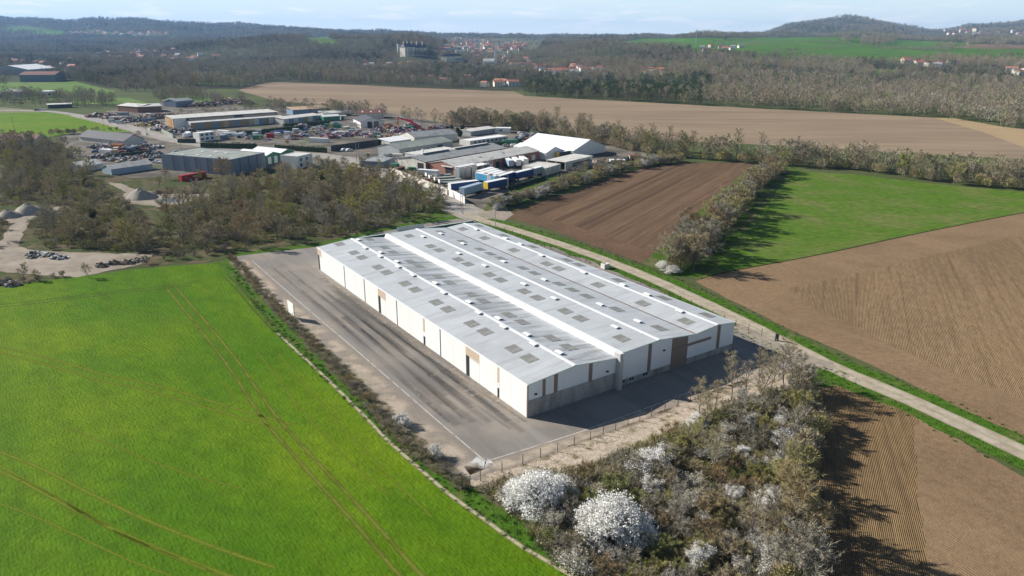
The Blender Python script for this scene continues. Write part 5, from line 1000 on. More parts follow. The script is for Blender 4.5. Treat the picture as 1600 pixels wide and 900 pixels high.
for y0, y1, z0, z1 in ((-.4, d2 / 2, 4.55, 6.25), (d2 / 2, d2 + .4, 6.25, 4.55)): b = MB(); b.prism([(y0, z0 + .03), (y1, z1 + .03), (y1, z1 + .18), (y0, z0 + .18)], 'x', -.5, L2 + .4); b.build('roof', BM['rgrey'], t2)
for x0, x1 in ((L2 * .12, L2 * .42), (L2 * .5, L2 * .93)): attach(t2, 'roof_light', 'rdark', (x0, x1, d2 * .5 - .9, d2 * .5 - .3, 6.1, 6.9)); attach(t2, 'roof_light_cap', 'rwhite', (x0, x1, d2 * .5 - .3, d2 * .5 + .8, 6.1, 7.0))
attach(t2, 'door', 'dk', (-.06, -.002, 1.5, 5.5, .02, 3.8)); attach(t2, 'flue', 'rwhite', (L2 * .22, L2 * .22 + .8, d2 * .8, d2 * .8 + .8, 5, 7.6))
t3 = thing('shed', 'light grey flat roofed shed behind the raised roof lights', 'shed', a1 + vn * (dep + d2 + 2.5) + un * (L1 * .25), r1)
attach(t3, 'wall', 'offwhite', (0, L1 * .45, 0, 12, 0, 3.6)); attach(t3, 'roof', 'rpale', (-.3, L1 * .45 + .3, -.3, 12.3, 3.601, 3.8))
# silos and conveyor of the mixing plant
mp_ = thing('mixing_plant', 'grey concrete mixing plant with silo bins and a lattice conveyor', 'mixing plant', G(716,281), r1)
for i, x in enumerate((0, 4.2, 8.4)):
    b = MB(); b.prism([(x, 0), (x + 3.4, 0), (x + 3.4, 4.6), (x + 2.6, 5.2), (x + .8, 5.2), (x, 4.6)], 'y', 0, 3); b.build('bin', BM['metal'], mp_); attach(mp_, 'bin_rim', 'white', (x - .1, x + 3.5, -.12, 3.1, 5.2, 5.35))
b = MB()
for i in range(12):
    x = 13 + i; z = .6 + i * .5; b.tube((x, 1, z), (x + 1, 1, z + .5), .08, .08, 4); b.tube((x, 2.4, z), (x + 1, 2.4, z + .5), .08, .08, 4); b.tube((x, 1, z), (x + 1, 2.4, z + .5), .06, .06, 3); b.tube((x, 1, z + .9), (x + 1, 1, z + 1.4), .08, .08, 4); b.tube((x, 1, z), (x, 1, z + .9), .06, .06, 3)
    if i % 3 == 2: b.tube((x, 1, 0), (x, 1, z), .1, .1, 4); b.tube((x, 2.4, 0), (x, 2.4, z), .1, .1, 4)
b.build('conveyor', BM['metal'], mp_)
# marquee hall
P = G(893,245); Q = G(934,235)
building('marquee', 'big white tent-like hall with steep white roof at the end of the works', 'marquee', (812,234), (893,245), (Q - P).length, 3.4, 'gable_x', 4.6, 'white', 'rwhite', wallr='white')
building('marquee', 'small white gabled marquee joined to the front of the big one', 'marquee', (850,249), (878,244), 17, 3.3, 'gable_y', 2.6, 'white', 'rwhite')
building('marquee', 'low white roofed annex at the left end of the big marquee', 'marquee', (800,236), (822,239), 12, 2.6, 'gable_x', 1.4, 'white', 'rwhite')
# open-fronted pale boxes
a, Ln, rz = front_frame((881,266), (923,255)); ob = thing('open_shed', 'pale flat-roofed shed with two open bays on its left end', 'open shed', a, rz); D = (G(857,261.5) - G(881,266)).length
attach(ob, 'wall', 'flatw', (0, Ln, 0, .3, 0, 4)); attach(ob, 'wall', 'flatw', (0, Ln, D - .3, D, 0, 4)); attach(ob, 'wall', 'flatw', (Ln - .3, Ln, .3, D - .3, 0, 4)); attach(ob, 'roof', 'rpale', (-.2, Ln + .2, -.2, D + .2, 4.01, 4.2)); attach(ob, 'post', 'flatw', (0, .5, D / 2 - .25, D / 2 + .25, 0, 4))
building('shed', 'pale flat-roofed boxy shed at the end of the trailer row', 'shed', (851,274), (874,266.5), (G(825,268) - G(851,274)).length, 3.5, 'flat', wall='flatw', rmat='rpale')
building('office', 'long low white flat-roofed office behind the clipped hedge', 'office', (732,229), (791,220), 9, 3.0, 'flat', wall='offwhite', rmat='rwhite', windows=[(.1 + .11 * i, 1.2, 2, 1) for i in range(8)])
building('cabin', 'white portable cabin behind the car park', 'cabin', (770,208), (795,208), 7, 3.2, 'flat', wall='white', rmat='rwhite', windows=[(.3, 1.2, 2, 1)])
building('shed', 'long grey-roofed shed behind the low white office', 'shed', (733,213.5), (774,207), 8, 2.8, 'mono', .6, 'grey', 'rpale')
building('hall', 'long blue-grey hall with red roof in the fields at far left', 'hall', (28,137), (84,136), 40, 9, 'gable_x', 3.5, 'bluegrey', 'rred'); building('hall', 'white barrel-roofed hall behind the red roofed hall', 'hall', (42,126), (84,122), 60, 8, 'gable_x', 6, 'grey', 'rwhite')
building('shed', 'glasshouse-like grey shed at far left beyond the crop field', 'shed', (0,160), (30,160), 18, 4.5, 'gable_x', 2, 'paleblue', 'rgrey'); building('shed', 'white and grey depot building at far left beyond the crop field', 'shed', (60,161), (90,160), 16, 6, 'flat', wall='white', rmat='rwhite', windows=[(.1, 2, 3, 2), (.4, 2, 3, 2), (.7, 2, 3, 2)])
building('shed', 'long low dark shed with pale roof beside the green crop', 'shed', (72,178), (110,176), 7, 3, 'mono', .5, 'dark', 'rpale')
building('shed', 'small white kiosk beside the track behind the warehouse', 'kiosk', (938,417), (944,419.5), 1.8, 1.4, 'flat', wall='offwhite', rmat='rpale')
# ------------------------------------------------------------------ walls, hedges, fences
def seg_wall(name, label, cat, px, h, t, mat, cap=None, step=2.5, part='panel', group=None):
    P_ = [G(*p) for p in px]; root = thing(name, label, cat, P_[0], 0, group); o = outline(P_, step, 0, False)
    for a, c in zip(o, o[1:]):
        d = c - a; L_ = d.length; b = MB(); b.box(.02, L_ - .02, -t / 2, t / 2, 0, h + .04 * math.sin(a.x)); q = b.build(part, mat, root); q.location = a - P_[0]; q.rotation_euler = (0, 0, math.atan2(d.y, d.x))
    return root
seg_wall('boundary_wall', 'long pale concrete wall between the road and the lorry yard', 'wall', [(607,272.6),(640,284),(697.5,306.6)], 2.7, .2, BM['flatw'])
seg_wall('boundary_wall', 'short white wall at the road corner in front of the pale blue trailer', 'wall', [(700,307),(712,312),(725,319)], 2.8, .2, BM['white'])
seg_wall('panel_fence', 'dark grey panel fence along the scrap yard', 'fence', [(515,240),(560,233),(604,227)], 3.2, .12, BM['dark'])
seg_wall('panel_fence', 'grey-green sheet fence along the upper road', 'fence', [(250,213),(268,222)], 2.4, .1, BM['rgreen'])
seg_wall('panel_fence', 'pale blue screen fence beyond the open bays', 'fence', [(936,262),(960,254),(984,246),(998,248)], 2.2, .1, BM['paleblue'])
def hedge(label, px, w_, h, dens=9, mat=leafm, group=None, name='hedge'):
    P_ = [G(*p) for p in px]; rg = random.Random(int(px[0][0] * 7)); root = P_[0]; b = MB(); cb = MB()
    o = outline(P_, 1.6, 0, False)
    for a, c in zip(o, o[1:]):
        d = c - a; L_ = d.length; u = d / L_; n = Vector((-u.y, u.x, 0)); p = a - root
        q = [p - n * w_ * .36, p + u * L_ - n * w_ * .36, p + u * L_ + n * w_ * .36, p + n * w_ * .36]
        cb.add([tuple(x) for x in q] + [tuple(x + Vector((0, 0, h * .86))) for x in q], [(4,5,6,7), (0,1,5,4), (1,2,6,5), (2,3,7,6), (3,0,4,7)])
        for _ in range(int(dens * L_)):
            f = rg.random(); 
            if f < .4: s = Vector((0, 0, h * rg.uniform(.88, 1.05))) + n * rg.uniform(-.5, .5) * w_
            else: s = Vector((0, 0, h * rg.uniform(.05, 1))) + n * (.5 if f < .7 else -.5) * w_ * rg.uniform(.8, 1.05)
            leaf(b, p + u * rg.uniform(0, L_) + s, rg.uniform(.35, .7), rg)
    t = thing(name, label, 'hedge', root, 0, group); cb.build('branches', leafm, t); b.build('foliage', mat, t); return t
hedge('tall dark clipped hedge in front of the white site cabins', [(312,236),(355,237),(399,237)], 1.8, 3.2); hedge('tall dark clipped hedge on the right of the gateway', [(428,238),(470,240),(508,242)], 1.8, 3.0)
hedge('dark hedge winding through the scrap yard', [(366,216),(400,214),(440,209),(470,206)], 2.2, 3.0); hedge('dark hedge along the upper scrap yard', [(440,204),(470,201),(512,197)], 2.2, 3.0)
hedge('clipped hedge around the car park', [(768,230),(790,225),(812,221)], 1.6, 2.2); hedge('low hedge below the trailer row', [(793,297),(820,288),(848,279)], 1.6, 1.8); hedge('short dark hedge at the road left of the site cabins', [(276,229),(292,229),(303,229)], 2, 2.6)
hedge('dark hedge behind the parked cars', [(826,206),(842,210)], 1.6, 2.2); hedge('dark hedge strip in the left storage yard', [(165,255),(200,250),(240,246)], 2.2, 2.0)
# yard fences
post_me = MB().box(-.045, .045, -.045, .045, 0, 1.75).mesh('post', PM('post_brown', (.10, .075, .06)))
def wire_fence(label, px, step, h=1.7, wires=3, mesh_=False):
    P_ = [G(*p) for p in px]; t = thing('wire_fence', label, 'fence', P_[0], 0); o = outline(P_, step, 0, False); w_ = MB()
    for i, a in enumerate(o):
        obj('post', post_me, t, a - P_[0], rz=.3 * i, sc=(1, 1, h / 1.75 * (1 + .05 * math.sin(i * 7))))
        if i:
            for k in range(wires): z = h * (k + .6) / (wires + .1); w_.tube(o[i-1] - P_[0] + Vector((0, 0, z)), a - P_[0] + Vector((0, 0, z)), .005, .005, 3)
            if mesh_:
                L_ = (a - o[i-1]).length
                for k in range(1, 12): q = o[i-1].lerp(a, k / 12) - P_[0]; w_.tube(q, q + Vector((0, 0, h)), .012, .012, 3)
    w_.build('wire', PM('wire_dark', (.08, .075, .07)), t); return t
wire_fence('post and wire fence along the near edge of the yard', [(738,760),(754,752),(820,726),(925,686),(1020,649),(1100,616),(1170,590),(1235,566)], 2.6, 1.7, 2)
wire_fence('dark mesh fence at the near left corner of the yard', [(681,722),(700,740),(725,764),(738,768)], 2.4, 1.9, 8, True)
wire_fence('wire fence between the dirt track and the far side of the warehouse', [(1000,444),(1080,475),(1150,506),(1212,527)], 3.0, 1.6)
wire_fence('wire fence beside the lane behind the warehouse', [(752,352),(800,367),(850,386)], 3.5, 1.5)
g = thing('gatepost', 'dark double gatepost where the yard meets the dirt track', 'gate post', G(1214,528), 0); attach(g, 'post', 'rdark', (-.35, -.1, -.15, .15, 0, 1.7)); attach(g, 'post', 'rdark', (.12, .37, -.15, .15, 0, 1.7)); attach(g, 'rail', 'rdark', (-.1, .12, -.05, .05, .5, 1.6))
# billboard
a = G(452.5,499); c = G(461,505.5); d = c - a; bb = thing('billboard', 'blank white board on wooden props at the edge of the yard', 'board', a, math.atan2(d.y, d.x)); w_ = max(d.length, 1.5)
attach(bb, 'panel', 'rwhite', (-.1, w_ + .1, -.06, .06, 1.2, 4.0)); wood = PM('prop_wood', (.50, .36, .20))
for x in (.15, w_ - .15):
    attach(bb, 'post', wood, (x - .07, x + .07, .07, .2, 0, 3.6)); b = MB(); b.tube((x, -1.4, 0), (x, -.06, 2.0), .06, .06, 5); b.build('prop', wood, bb)
# ------------------------------------------------------------------ trailers, lorries, cars
wheel_me = MB().tube((0, -.14, 0), (0, .14, 0), .5, .5, 12, cap=True).mesh('wheel', BM['rubber'])
def trailer(label, P0, P1, side, top='rwhite', end=None, L_=13.4, h=2.75, cab=None, group=None, flat=False, right=False):
    a, l0, rz = front_frame(P0, P1); t = thing('trailer', label, 'trailer', a, rz, group); L_ = L_ or l0; z0 = 1.15
    if flat: attach(t, 'deck', side, (0, L_, 0, 2.5, z0, z0 + .35)); attach(t, 'headboard', top, (0, .15, 0, 2.5, z0 + .351, z0 + 1.6))
    else:
        attach(t, 'side_curtain', side, (.12, L_ - .12, 0, .08, z0, z0 + h)); attach(t, 'side_curtain', side, (.12, L_ - .12, 2.42, 2.5, z0, z0 + h)); attach(t, 'end_wall', end or side, (0, .12, 0, 2.5, z0, z0 + h)); attach(t, 'end_wall', end or side, (L_ - .12, L_, 0, 2.5, z0, z0 + h))
        attach(t, 'roof', top, (-.02, L_ + .02, -.03, 2.53, z0 + h + .003, z0 + h + .08)); attach(t, 'floor', 'rdark', (.12, L_ - .12, .08, 2.42, z0, z0 + .15))
        n = 7
        b = MB()
        for i in range(1, n): x = L_ * i / n; b.box(x - .04, x + .04, -.03, -.001, z0 + .05, z0 + h - .05)
        b.build('curtain_strap', BM['white' if side in ('cyan', 'blue') and 0 else side], t)
    attach(t, 'chassis', 'rdark', (.3, L_ - .2, .8, 1.7, .75, z0 - .003))
    for x in (L_ - 1.6, L_ - 2.9, L_ - 4.2):
        for y in (.15, 2.35): obj('wheel', wheel_me, t, (x, y, .5))
    attach(t, 'landing_leg', 'rdark', (2.2, 2.4, .9, 1.6, 0, .75))
    if cab:
        b = MB(); b.prism([(-2.4, .6), (-.3, .6), (-.3, 3.3), (-1.9, 3.3), (-2.35, 2.2)], 'y', .1, 2.4); q = b.build('cab', BM[cab], t); attach(q, 'windscreen', glass, (-2.5, -2.38, .4, 2.1, 1.7, 2.2))
        for x in (-1.7,):
            for y in (.2, 2.3): obj('wheel', wheel_me, t, (x, y, .5))
    return t
trailer('dark blue trailer with white roof and front behind the boundary wall', (703,303.5), (738.8,298.5), 'blue', end='white')
trailer('pale blue trailer behind the short white wall', (724,310.5), (752,301.5), 'paleblue', 'paleblue')
trailer('bright cyan trailer with a dark cab parked across the lorry yard', (741,284.5), (770,290), 'cyan', L_=12, cab='dark', end='white')
trailer('dark trailer with a yellow front end', (760.5,300.5), (789,293.8), 'blue', end='yellow', L_=12.5)
trailer('dark blue trailer, left one of the parked row', (780,289.5), (805,281.5), 'blue', end='white'); trailer('dark blue trailer, right one of the parked row', (806.7,283.5), (831,277), 'blue'); trailer('grey trailer next to the boxy pale shed', (832,277), (844.5,273.4), 'grey', L_=8)
rr0 = front_frame((780,289.5), (805,281.5))
for i in range(4):
    u_ = Vector((math.cos(rr0[2]), math.sin(rr0[2]), 0)); v_ = Vector((-u_.y, u_.x, 0)); q = rr0[0] + v_ * (3.4 * (i + 1)) + u_ * (-1.5 + 2.2 * i)
    t = trailer(['white trailer directly behind the left dark blue one', 'white trailer, second behind the left dark blue one', 'white trailer, third behind the left dark blue one', 'white trailer, fourth and last behind the left dark blue one'][i], (780,289.5), (805,281.5), 'white', end='white', L_=12, group='white trailers in the parked row'); t.location = q
for i, (p0, p1) in enumerate([((784,258.5),(799,267.5)), ((796,257.5),(810,266)), ((808,256),(821,264.5))]): trailer(['pale grey trailer slanting by the workshop, leftmost of three', 'pale grey trailer slanting by the workshop, middle of three', 'pale grey trailer slanting by the workshop, rightmost of three'][i], p0, p1, 'paleblue' if i == 0 else 'white', 'rwhite', L_=10, group='slanting trailers by the workshop')
for i, (p0, p1) in enumerate([((665,282),(693,279.5)), ((670,285.5),(701,283)), ((678,289),(713,286.5)), ((685.6,292.5),(721,289.5))]): trailer('flatbed trailer with grey deck behind the boundary wall, ' + ['farthest of four', 'second farthest of four', 'second nearest of four', 'nearest of four'][i], p0, p1, 'rgreen', 'white', L_=12, flat=True, group='flatbed trailers behind the boundary wall')
trailer('white tarpaulin-covered trailer left of the brick workshop', (650,277.5), (680,279.5), 'white', L_=10, h=2.0)
trailer('dark trailer with yellow front beside the small marquee', (871,247.5), (893,243.5), 'dark', end='yellow', L_=9, h=2.2)
def container(label, P0, mat, rz, L_=12.2, group=None, h=2.6):
    t = thing('container', label, 'container', G(*P0), rz, group); attach(t, 'body', mat, (0, L_, 0, 2.44, .05, h)); b = MB()
    for i in range(int(L_ / .5)): b.box(.15 + i * .5, .38 + i * .5, -.04, -.001, .2, h - .15)
    b.build('corrugation', BM[mat], t); attach(t, 'door', mat, (L_ + .001, L_ + .05, .1, 1.2, .15, h - .1)); attach(t, 'door', mat, (L_ + .001, L_ + .05, 1.25, 2.35, .15, h - .1)); return t
ct = container('dark red shipping container lying in front of the grey-blue hall', (283,290), 'red', math.atan2(*( (G(313,284.5) - G(283,290)).yx)))
attach(ct, 'lettering_patch', 'white', (2.1, 2.5, -.055, -.042, 1.2, 1.7), (5.4, 5.9, -.055, -.042, 1.3, 1.8), (6.1, 6.9, -.055, -.042, 1.35, 1.8), (7.1, 7.6, -.055, -.042, 1.4, 1.85), (7.8, 8.8, -.055, -.042, 1.45, 1.9))
for lb, p, m_, r_, l_2 in [('rusty red skip container in the middle of the scrap yard', (441,222), 'rust', .2, 8), ('rusty red container left of the scrap yard hedge', (414,220), 'red', -.1, 4), ('dark green container at the hedge of the scrap yard', (392,223), 'green', 0, 6), ('bright green skip beyond the scrap yard hedge', (503,203), 'green', -.1, 12), ('white container end-on in the scrap yard', (480,226), 'white', -.2, 12),
      ('orange roofed container in the left storage yard', (172,240), 'orange', -.1, 6), ('white box container in the middle of the scrap yard', (520,215), 'white', .1, 9), ('pale container beyond the white one', (540,212), 'grey', .1, 9), ('grey skip with scrap beside the panel fence', (562,216), 'grey', .1, 12), ('white box container left of the concrete workshop', (624,257), 'white', .1, 6), ('pale concrete box beside the white box container', (611,251), 'flatw', 0, 5),
      ('blue container in the upper scrap yard', (425,215), 'blue', .2, 8), ('white container beside the coloured factory hall, left one', (313,218), 'white', -.5, 9), ('white container beside the coloured factory hall, right one', (336,215), 'white', -.5, 10), ('green skip beside the road entrance', (607,266), 'green', -.5, 4)]: container(lb, p, m_, r_, l_2)
def car_meshes(mat):
    b = MB(); b.prism([(0, .35), (4.3, .35), (4.3, .85), (3.9, .95), (3.3, 1.0), (.9, 1.0), (.1, .9)], 'y', 0, 1.75); b.prism([(.75, 1.0), (3.25, 1.0), (2.6, 1.45), (1.1, 1.45)], 'y', .08, 1.67)
    c = MB(); 
    for y in (.055, 1.675): c.prism([(.95, 1.03), (3.05, 1.03), (2.5, 1.37), (1.2, 1.37)], 'y', y, y + .02)
    c.add([(3.27, .2, 1.03), (3.27, 1.55, 1.03), (2.66, 1.5, 1.43), (2.66, .25, 1.43)], [(0,1,2,3)]); c.add([(.73, .2, 1.03), (1.06, .25, 1.43), (1.06, 1.5, 1.43), (.73, 1.55, 1.03)], [(0,1,2,3)])
    return b.mesh('body', mat), c.mesh('windows', glass)
def van_meshes(mat):
    b = MB(); b.prism([(0, .4), (5.2, .4), (5.2, 1.15), (4.6, 1.35), (4.0, 2.2), (0, 2.3)], 'y', 0, 1.95); c = MB(); c.add([(4.62, .2, 1.4), (4.62, 1.75, 1.4), (4.06, 1.7, 2.15), (4.06, .25, 2.15)], [(0,1,2,3)])
    for y in (-.02, 1.95): c.prism([(3.3, 1.3), (4.4, 1.3), (3.95, 1.9), (3.3, 1.9)], 'y', y, y + .02)
    return b.mesh('body', mat), c.mesh('windows', glass)
cw = MB().tube((0, -.1, 0), (0, .1, 0), .32, .32, 10, cap=True).mesh('wheel', BM['rubber'])
CARM = {'white': PM('car_white', (.8, .8, .8), .25), 'silver': PM('car_silver', (.45, .46, .48), .25, metal=.4), 'black': PM('car_black', (.02, .02, .025), .2), 'blue': PM('car_blue', (.03, .08, .25), .25), 'red': PM('car_red', (.35, .03, .03), .25)}
CME = {k: car_meshes(m) for k, m in CARM.items()}; VME = {k: van_meshes(CARM[k]) for k in ('white', 'silver')}
def car(p, col, rz, label, group=None, van=False):
    me = (VME if van else CME)[col]; t = thing('parked_van' if van else 'parked_car', label, 'van' if van else 'car', p, rz, group); bo = obj('body', me[0], t); obj('windows', me[1], t)
    for x in ((.9, 4.3) if van else (.8, 3.5)):
        for y in (.1, 1.85 if van else 1.65): obj('wheel', cw, t, (x, y, .32))
cr_ = random.Random(12)
CL = ['white', 'silver', 'black', 'silver', 'blue', 'white', 'black', 'red']
def car_cluster(pts, place, group, rz, cats=CL, van=False):
    for i, (px, py) in enumerate(pts):
        c = cats[i % len(cats)]; car(G(px, py), c, rz + cr_.gauss(0, .06), '%s %s %s' % (c if c != 'black' else 'black', 'van' if van else 'car', place), group, van)
car_cluster([(812,213),(817,213.5),(822,214.5),(827,215),(806,217),(811,217.8),(816,218.5),(821,219.5),(809,209.5),(814,210)], 'in the car park behind the clipped hedge', 'cars in the car park', 1.2)
car_cluster([(832,207),(837,208),(842,209),(847,210.2),(830,211),(836,212)], 'at the right end of the car park', 'cars at the right of the car park', 1.3, ['white', 'silver', 'white', 'black'])
car_cluster([(348,219),(354,218.5),(361,218),(374,217.5)], 'behind the tall hedge', 'white vans behind the tall hedge', 1.1, ['white'], True)
car_cluster([(465,215),(472,213),(479,211.5),(486,211),(460,219),(468,218),(476,216),(490,214),(497,212.5),(453,222),(505,215),(512,208),(484,206),(470,207)], 'dumped in the scrap yard', 'cars dumped in the scrap yard', .4, ['silver', 'black', 'silver', 'white', 'red', 'blue'])
car_cluster([(531,240),(539,240)], 'parked by the dark panel fence', 'white cars by the panel fence', .8, ['white'])
car_cluster([(236,210),(246,211)], 'beside the upper road', 'vehicles beside the upper road', 2.4, ['white', 'black']); car_cluster([(50,182),(58,181)], 'on the road at the far left', 'vehicles on the far left road', .3, ['black', 'white'], False); car_cluster([(166,199),(178,201)], 'beside the road by the crop field', 'vehicles by the crop field', .2, ['silver', 'silver'], True)
car_cluster([(148,243),(158,244),(140,247),(182,247),(193,246),(160,250),(205,249),(215,243)], 'in the left storage yard', 'cars in the left storage yard', .5, ['black', 'silver', 'blue', 'red'])
car_cluster([(718,235),(728,232.5),(722,238)], 'behind the concrete workshop', 'cars behind the concrete workshop', .4, ['white', 'black', 'red']); car_cluster([(597,243),(602,247)], 'beside the long grey shed', 'cars beside the long grey shed', .4, ['white', 'silver']); car_cluster([(690,282.5)], 'beside the brick workshop gate', None, .5, ['black'])
car_cluster([(268,246)], 'on the road above the grey-blue hall', None, .7, ['silver'])
# heaps
def heap(label, p, r, h, mat, chunks=0, cols=(), cat='heap', name='heap', sy=.8, seed=1, cs=.9, smooth=True):
    rg = random.Random(seed + int(p[0])); t = thing(name, label, cat, G(*p), rg.uniform(-.3, .3)); b = MB(); n, m = 22, 7
    for j in range(m + 1):
        for i in range(n):
            a = 2 * math.pi * i / n; f = j / m; rr = r * (1 - f) * (1 + .22 * mnoise.noise(Vector((math.cos(a) * 1.5 + seed, math.sin(a) * 1.5, f * 2)))); b.v.append((math.cos(a) * rr, math.sin(a) * rr * sy, h * (1 - (1 - f) ** 1.25) * (1 + .12 * mnoise.noise(Vector((a * 2, f * 4, seed)))) - (.15 if j == 0 else 0)))
    for j in range(m):
        for i in range(n): b.f.append((j * n + i, j * n + (i + 1) % n, (j + 1) * n + (i + 1) % n, (j + 1) * n + i))
    b.mi = [0] * len(b.f); b.build('mound', mat, t, smooth=smooth)
    if chunks:
        c = MB()
        for _ in range(chunks):
            a = rg.uniform(0, 6.28); q = math.sqrt(rg.random()); x, y = math.cos(a) * q * r, math.sin(a) * q * r * sy; z = h * (1 - q) ** .8 * .95; s = rg.uniform(.3, 1) * cs; k = rg.randrange(len(cols))
            ca, sa = math.cos(a * 3), math.sin(a * 3); e = (s, s * rg.uniform(.3, 1), s * rg.uniform(.2, .8)); til = rg.uniform(-.5, .5); vs = []
            for dz in (-1, 1):
                for dx, dy in ((-1,-1), (1,-1), (1,1), (-1,1)): X_, Y_, Z_ = dx * e[0] / 2, dy * e[1] / 2, dz * e[2] / 2; Z_ += X_ * til; vs.append((x + X_ * ca - Y_ * sa, y + X_ * sa + Y_ * ca, z + Z_ + e[2] * .3))
            c.add(vs, [(0,3,2,1), (4,5,6,7), (0,1,5,4), (1,2,6,5), (2,3,7,6), (3,0,4,7)], k)
        tag(c.build('debris', [BM[x] for x in cols], t), kind='stuff')
    return t
grav = M('gravel_heap', (.34, .31, .26), .95, .25, .6, bump=.6, bscale=4, bdist=.15); earth = M('earth_heap', (.15, .12, .085), .95, .3, .6, bump=.8, bscale=3, bdist=.2)
heap('big grey gravel heap at the left clearing', (44,342), 6.2, 3.7, grav, name='gravel_heap', cat='gravel heap'); heap('lower rounded gravel heap left of the big one', (12,348), 4.8, 2.7, grav, name='gravel_heap', cat='gravel heap'); heap('grey gravel heap at the second clearing below the red container', (219,316), 6.3, 3.9, grav, name='gravel_heap', cat='gravel heap'); heap('small dark gravel heap nearer than the clearing heap', (198,334), 2.6, 1.6, earth, name='gravel_heap', cat='gravel heap')
for i, (x, y) in enumerate([(-4,357),(245,309),(262,308),(280,307),(300,308)]): heap(['low earth mound at the far left edge', 'low dark earth bank right of the gravel heap', 'low dark earth bank behind the pond', 'low dark earth bank in the second clearing', 'rightmost low dark earth bank of the clearing'][i], (x, y), 3.6, 1.5, earth, name='earth_heap', cat='earth heap', sy=.6)
for i, (x, y, r_) in enumerate([(5,452,3.2),(20,455,2.6),(158,424,2.2),(178,420,2.6),(198,419,2.8),(216,415,2.6),(48,424,1.4),(55,418,3),(75,420,3.2),(92,424,2.6)]): heap(['rubble heap at the lower left edge', 'second rubble heap at the lower left edge', 'dark earth heap on the gravel, leftmost of the row', 'dark earth heap on the gravel, second of the row', 'dark earth heap on the gravel, third of the row', 'dark earth heap on the gravel, rightmost of the row', 'tiny heap on the gravel clearing', 'rubbish heap with white scraps beside the clearing', 'rubbish heap with white scraps, middle one', 'rubbish heap with white scraps, right one'][i], (x, y - (12 if i > 5 else 0)), r_, .9 if i > 5 else 1.1, earth, 70 if i in (0, 1, 7, 8, 9) else 26, ('white', 'dark', 'grey') if i in (7, 8, 9) else ('grey', 'rust', 'dark'), name='rubble_heap', cat='rubble heap', cs=.7, sy=.6, seed=i)
SC = ('rust', 'grey', 'white', 'dark', 'red', 'blue', 'metal')
for i, (x, y, r_, h_) in enumerate([(468,203,6,2.4),(498,205,5,2),(515,219,5,2),(535,216,5,2.4),(553,214,5,2.2),(580,216,6,2),(600,221,5,2.2),(618,208,7,3.6),(640,212,8,4),(655,213,7,3.4),(672,207,8,4),(590,208,6,3),(605,206,7,4.4),(640,203,7,4.6),(690,205,6,3)]):
    heap('scrap metal heap %s' % ['left of the green skip','beyond the dumped cars','beside the white containers','behind the white containers','in the middle of the scrap yard','behind the panel fence','at the end of the panel fence','below the red material handler','right under the red boom','right of the red boom','dark and large right of the boom','beside the white barn','of orange scrap beside the barn','grey and tall behind the boom','at the right end of the scrap yard'][i], (x, y), r_, h_, BM['rust'] if i % 3 else BM['grey'], 220, SC if i != 12 else ('orange', 'ochre', 'rust'), name='scrap_heap', cat='scrap heap', seed=i, cs=1.6)
for i, (x, y, r_, h_, m_) in enumerate([(228,192,9,3.2,'rust'),(246,191,9,3,'rust'),(262,189,9,3,'rust'),(205,196,8,3,'dark'),(150,190,9,3,'rust'),(170,192,8,3.2,'rust'),(240,201,7,2.2,'ochre'),(222,203,6,2,'yellow'),(258,204,7,2.4,'white'),(268,206,6,2.6,'white'),(285,211,6,2.2,'grey'),(272,214,5,2,'dark'),(340,168,12,5,'rust'),(358,166,12,5.5,'ochre'),(375,167,11,4.6,'rust'),(322,171,12,4,'dark'),(305,172,9,3,'rust')]):
    heap('%s heap of stacked timber and scrap %s' % ({'rust': 'brown', 'dark': 'dark', 'ochre': 'tan', 'yellow': 'yellow', 'white': 'whitish', 'grey': 'grey'}[m_], ['in the log yard, left', 'in the log yard, middle', 'in the log yard, right', 'beside the road bend', 'at the left end of the log yard', 'left of the timber sheds', 'below the log yard', 'beside the yellow bins', 'left of the factory hall', 'in front of the factory hall gable', 'beside the factory hall corner', 'by the sheet fence', 'behind the factory, middle', 'behind the factory, tallest', 'behind the factory, right', 'behind the factory, left', 'behind the factory, near the dark shed'][i]), (x, y), r_, h_, BM[m_] if m_ in BM else BM['rust'], 200, (m_, 'rust', 'dark', 'offwhite'), name='timber_heap', cat='heap', seed=40 + i, cs=2.0)
for i, (x, y) in enumerate([(150,238),(175,236),(200,240),(222,236),(240,238),(150,254),(175,258),(200,256),(225,252),(236,247),(212,230),(190,232)]):
    heap('pile of machinery parts in the left storage yard, ' + ['upper left','upper centre left','upper centre','upper centre right','upper right','lower left','lower centre left','lower centre','lower centre right','lower right','behind the rest','by the orange container'][i], (x, y), 5, 1.6, BM['dark'], 110, ('dark', 'rust', 'bluegrey', 'grey', 'offwhite'), name='scrap_heap', cat='scrap heap', seed=80 + i, cs=1.5, sy=.7)
# yard clutter
for i, (x, y) in enumerate([(598,247),(606,243),(614,245),(594,252),(605,256)]): heap('clutter of crates and bags beside the long grey shed, ' + ['left', 'top', 'right', 'lower left', 'bottom'][i], (x, y), 3.5, 1.6, BM['offwhite'], 60, ('white', 'grey', 'rust', 'offwhite'), name='clutter_heap', cat='clutter', seed=120 + i, cs=1.2)
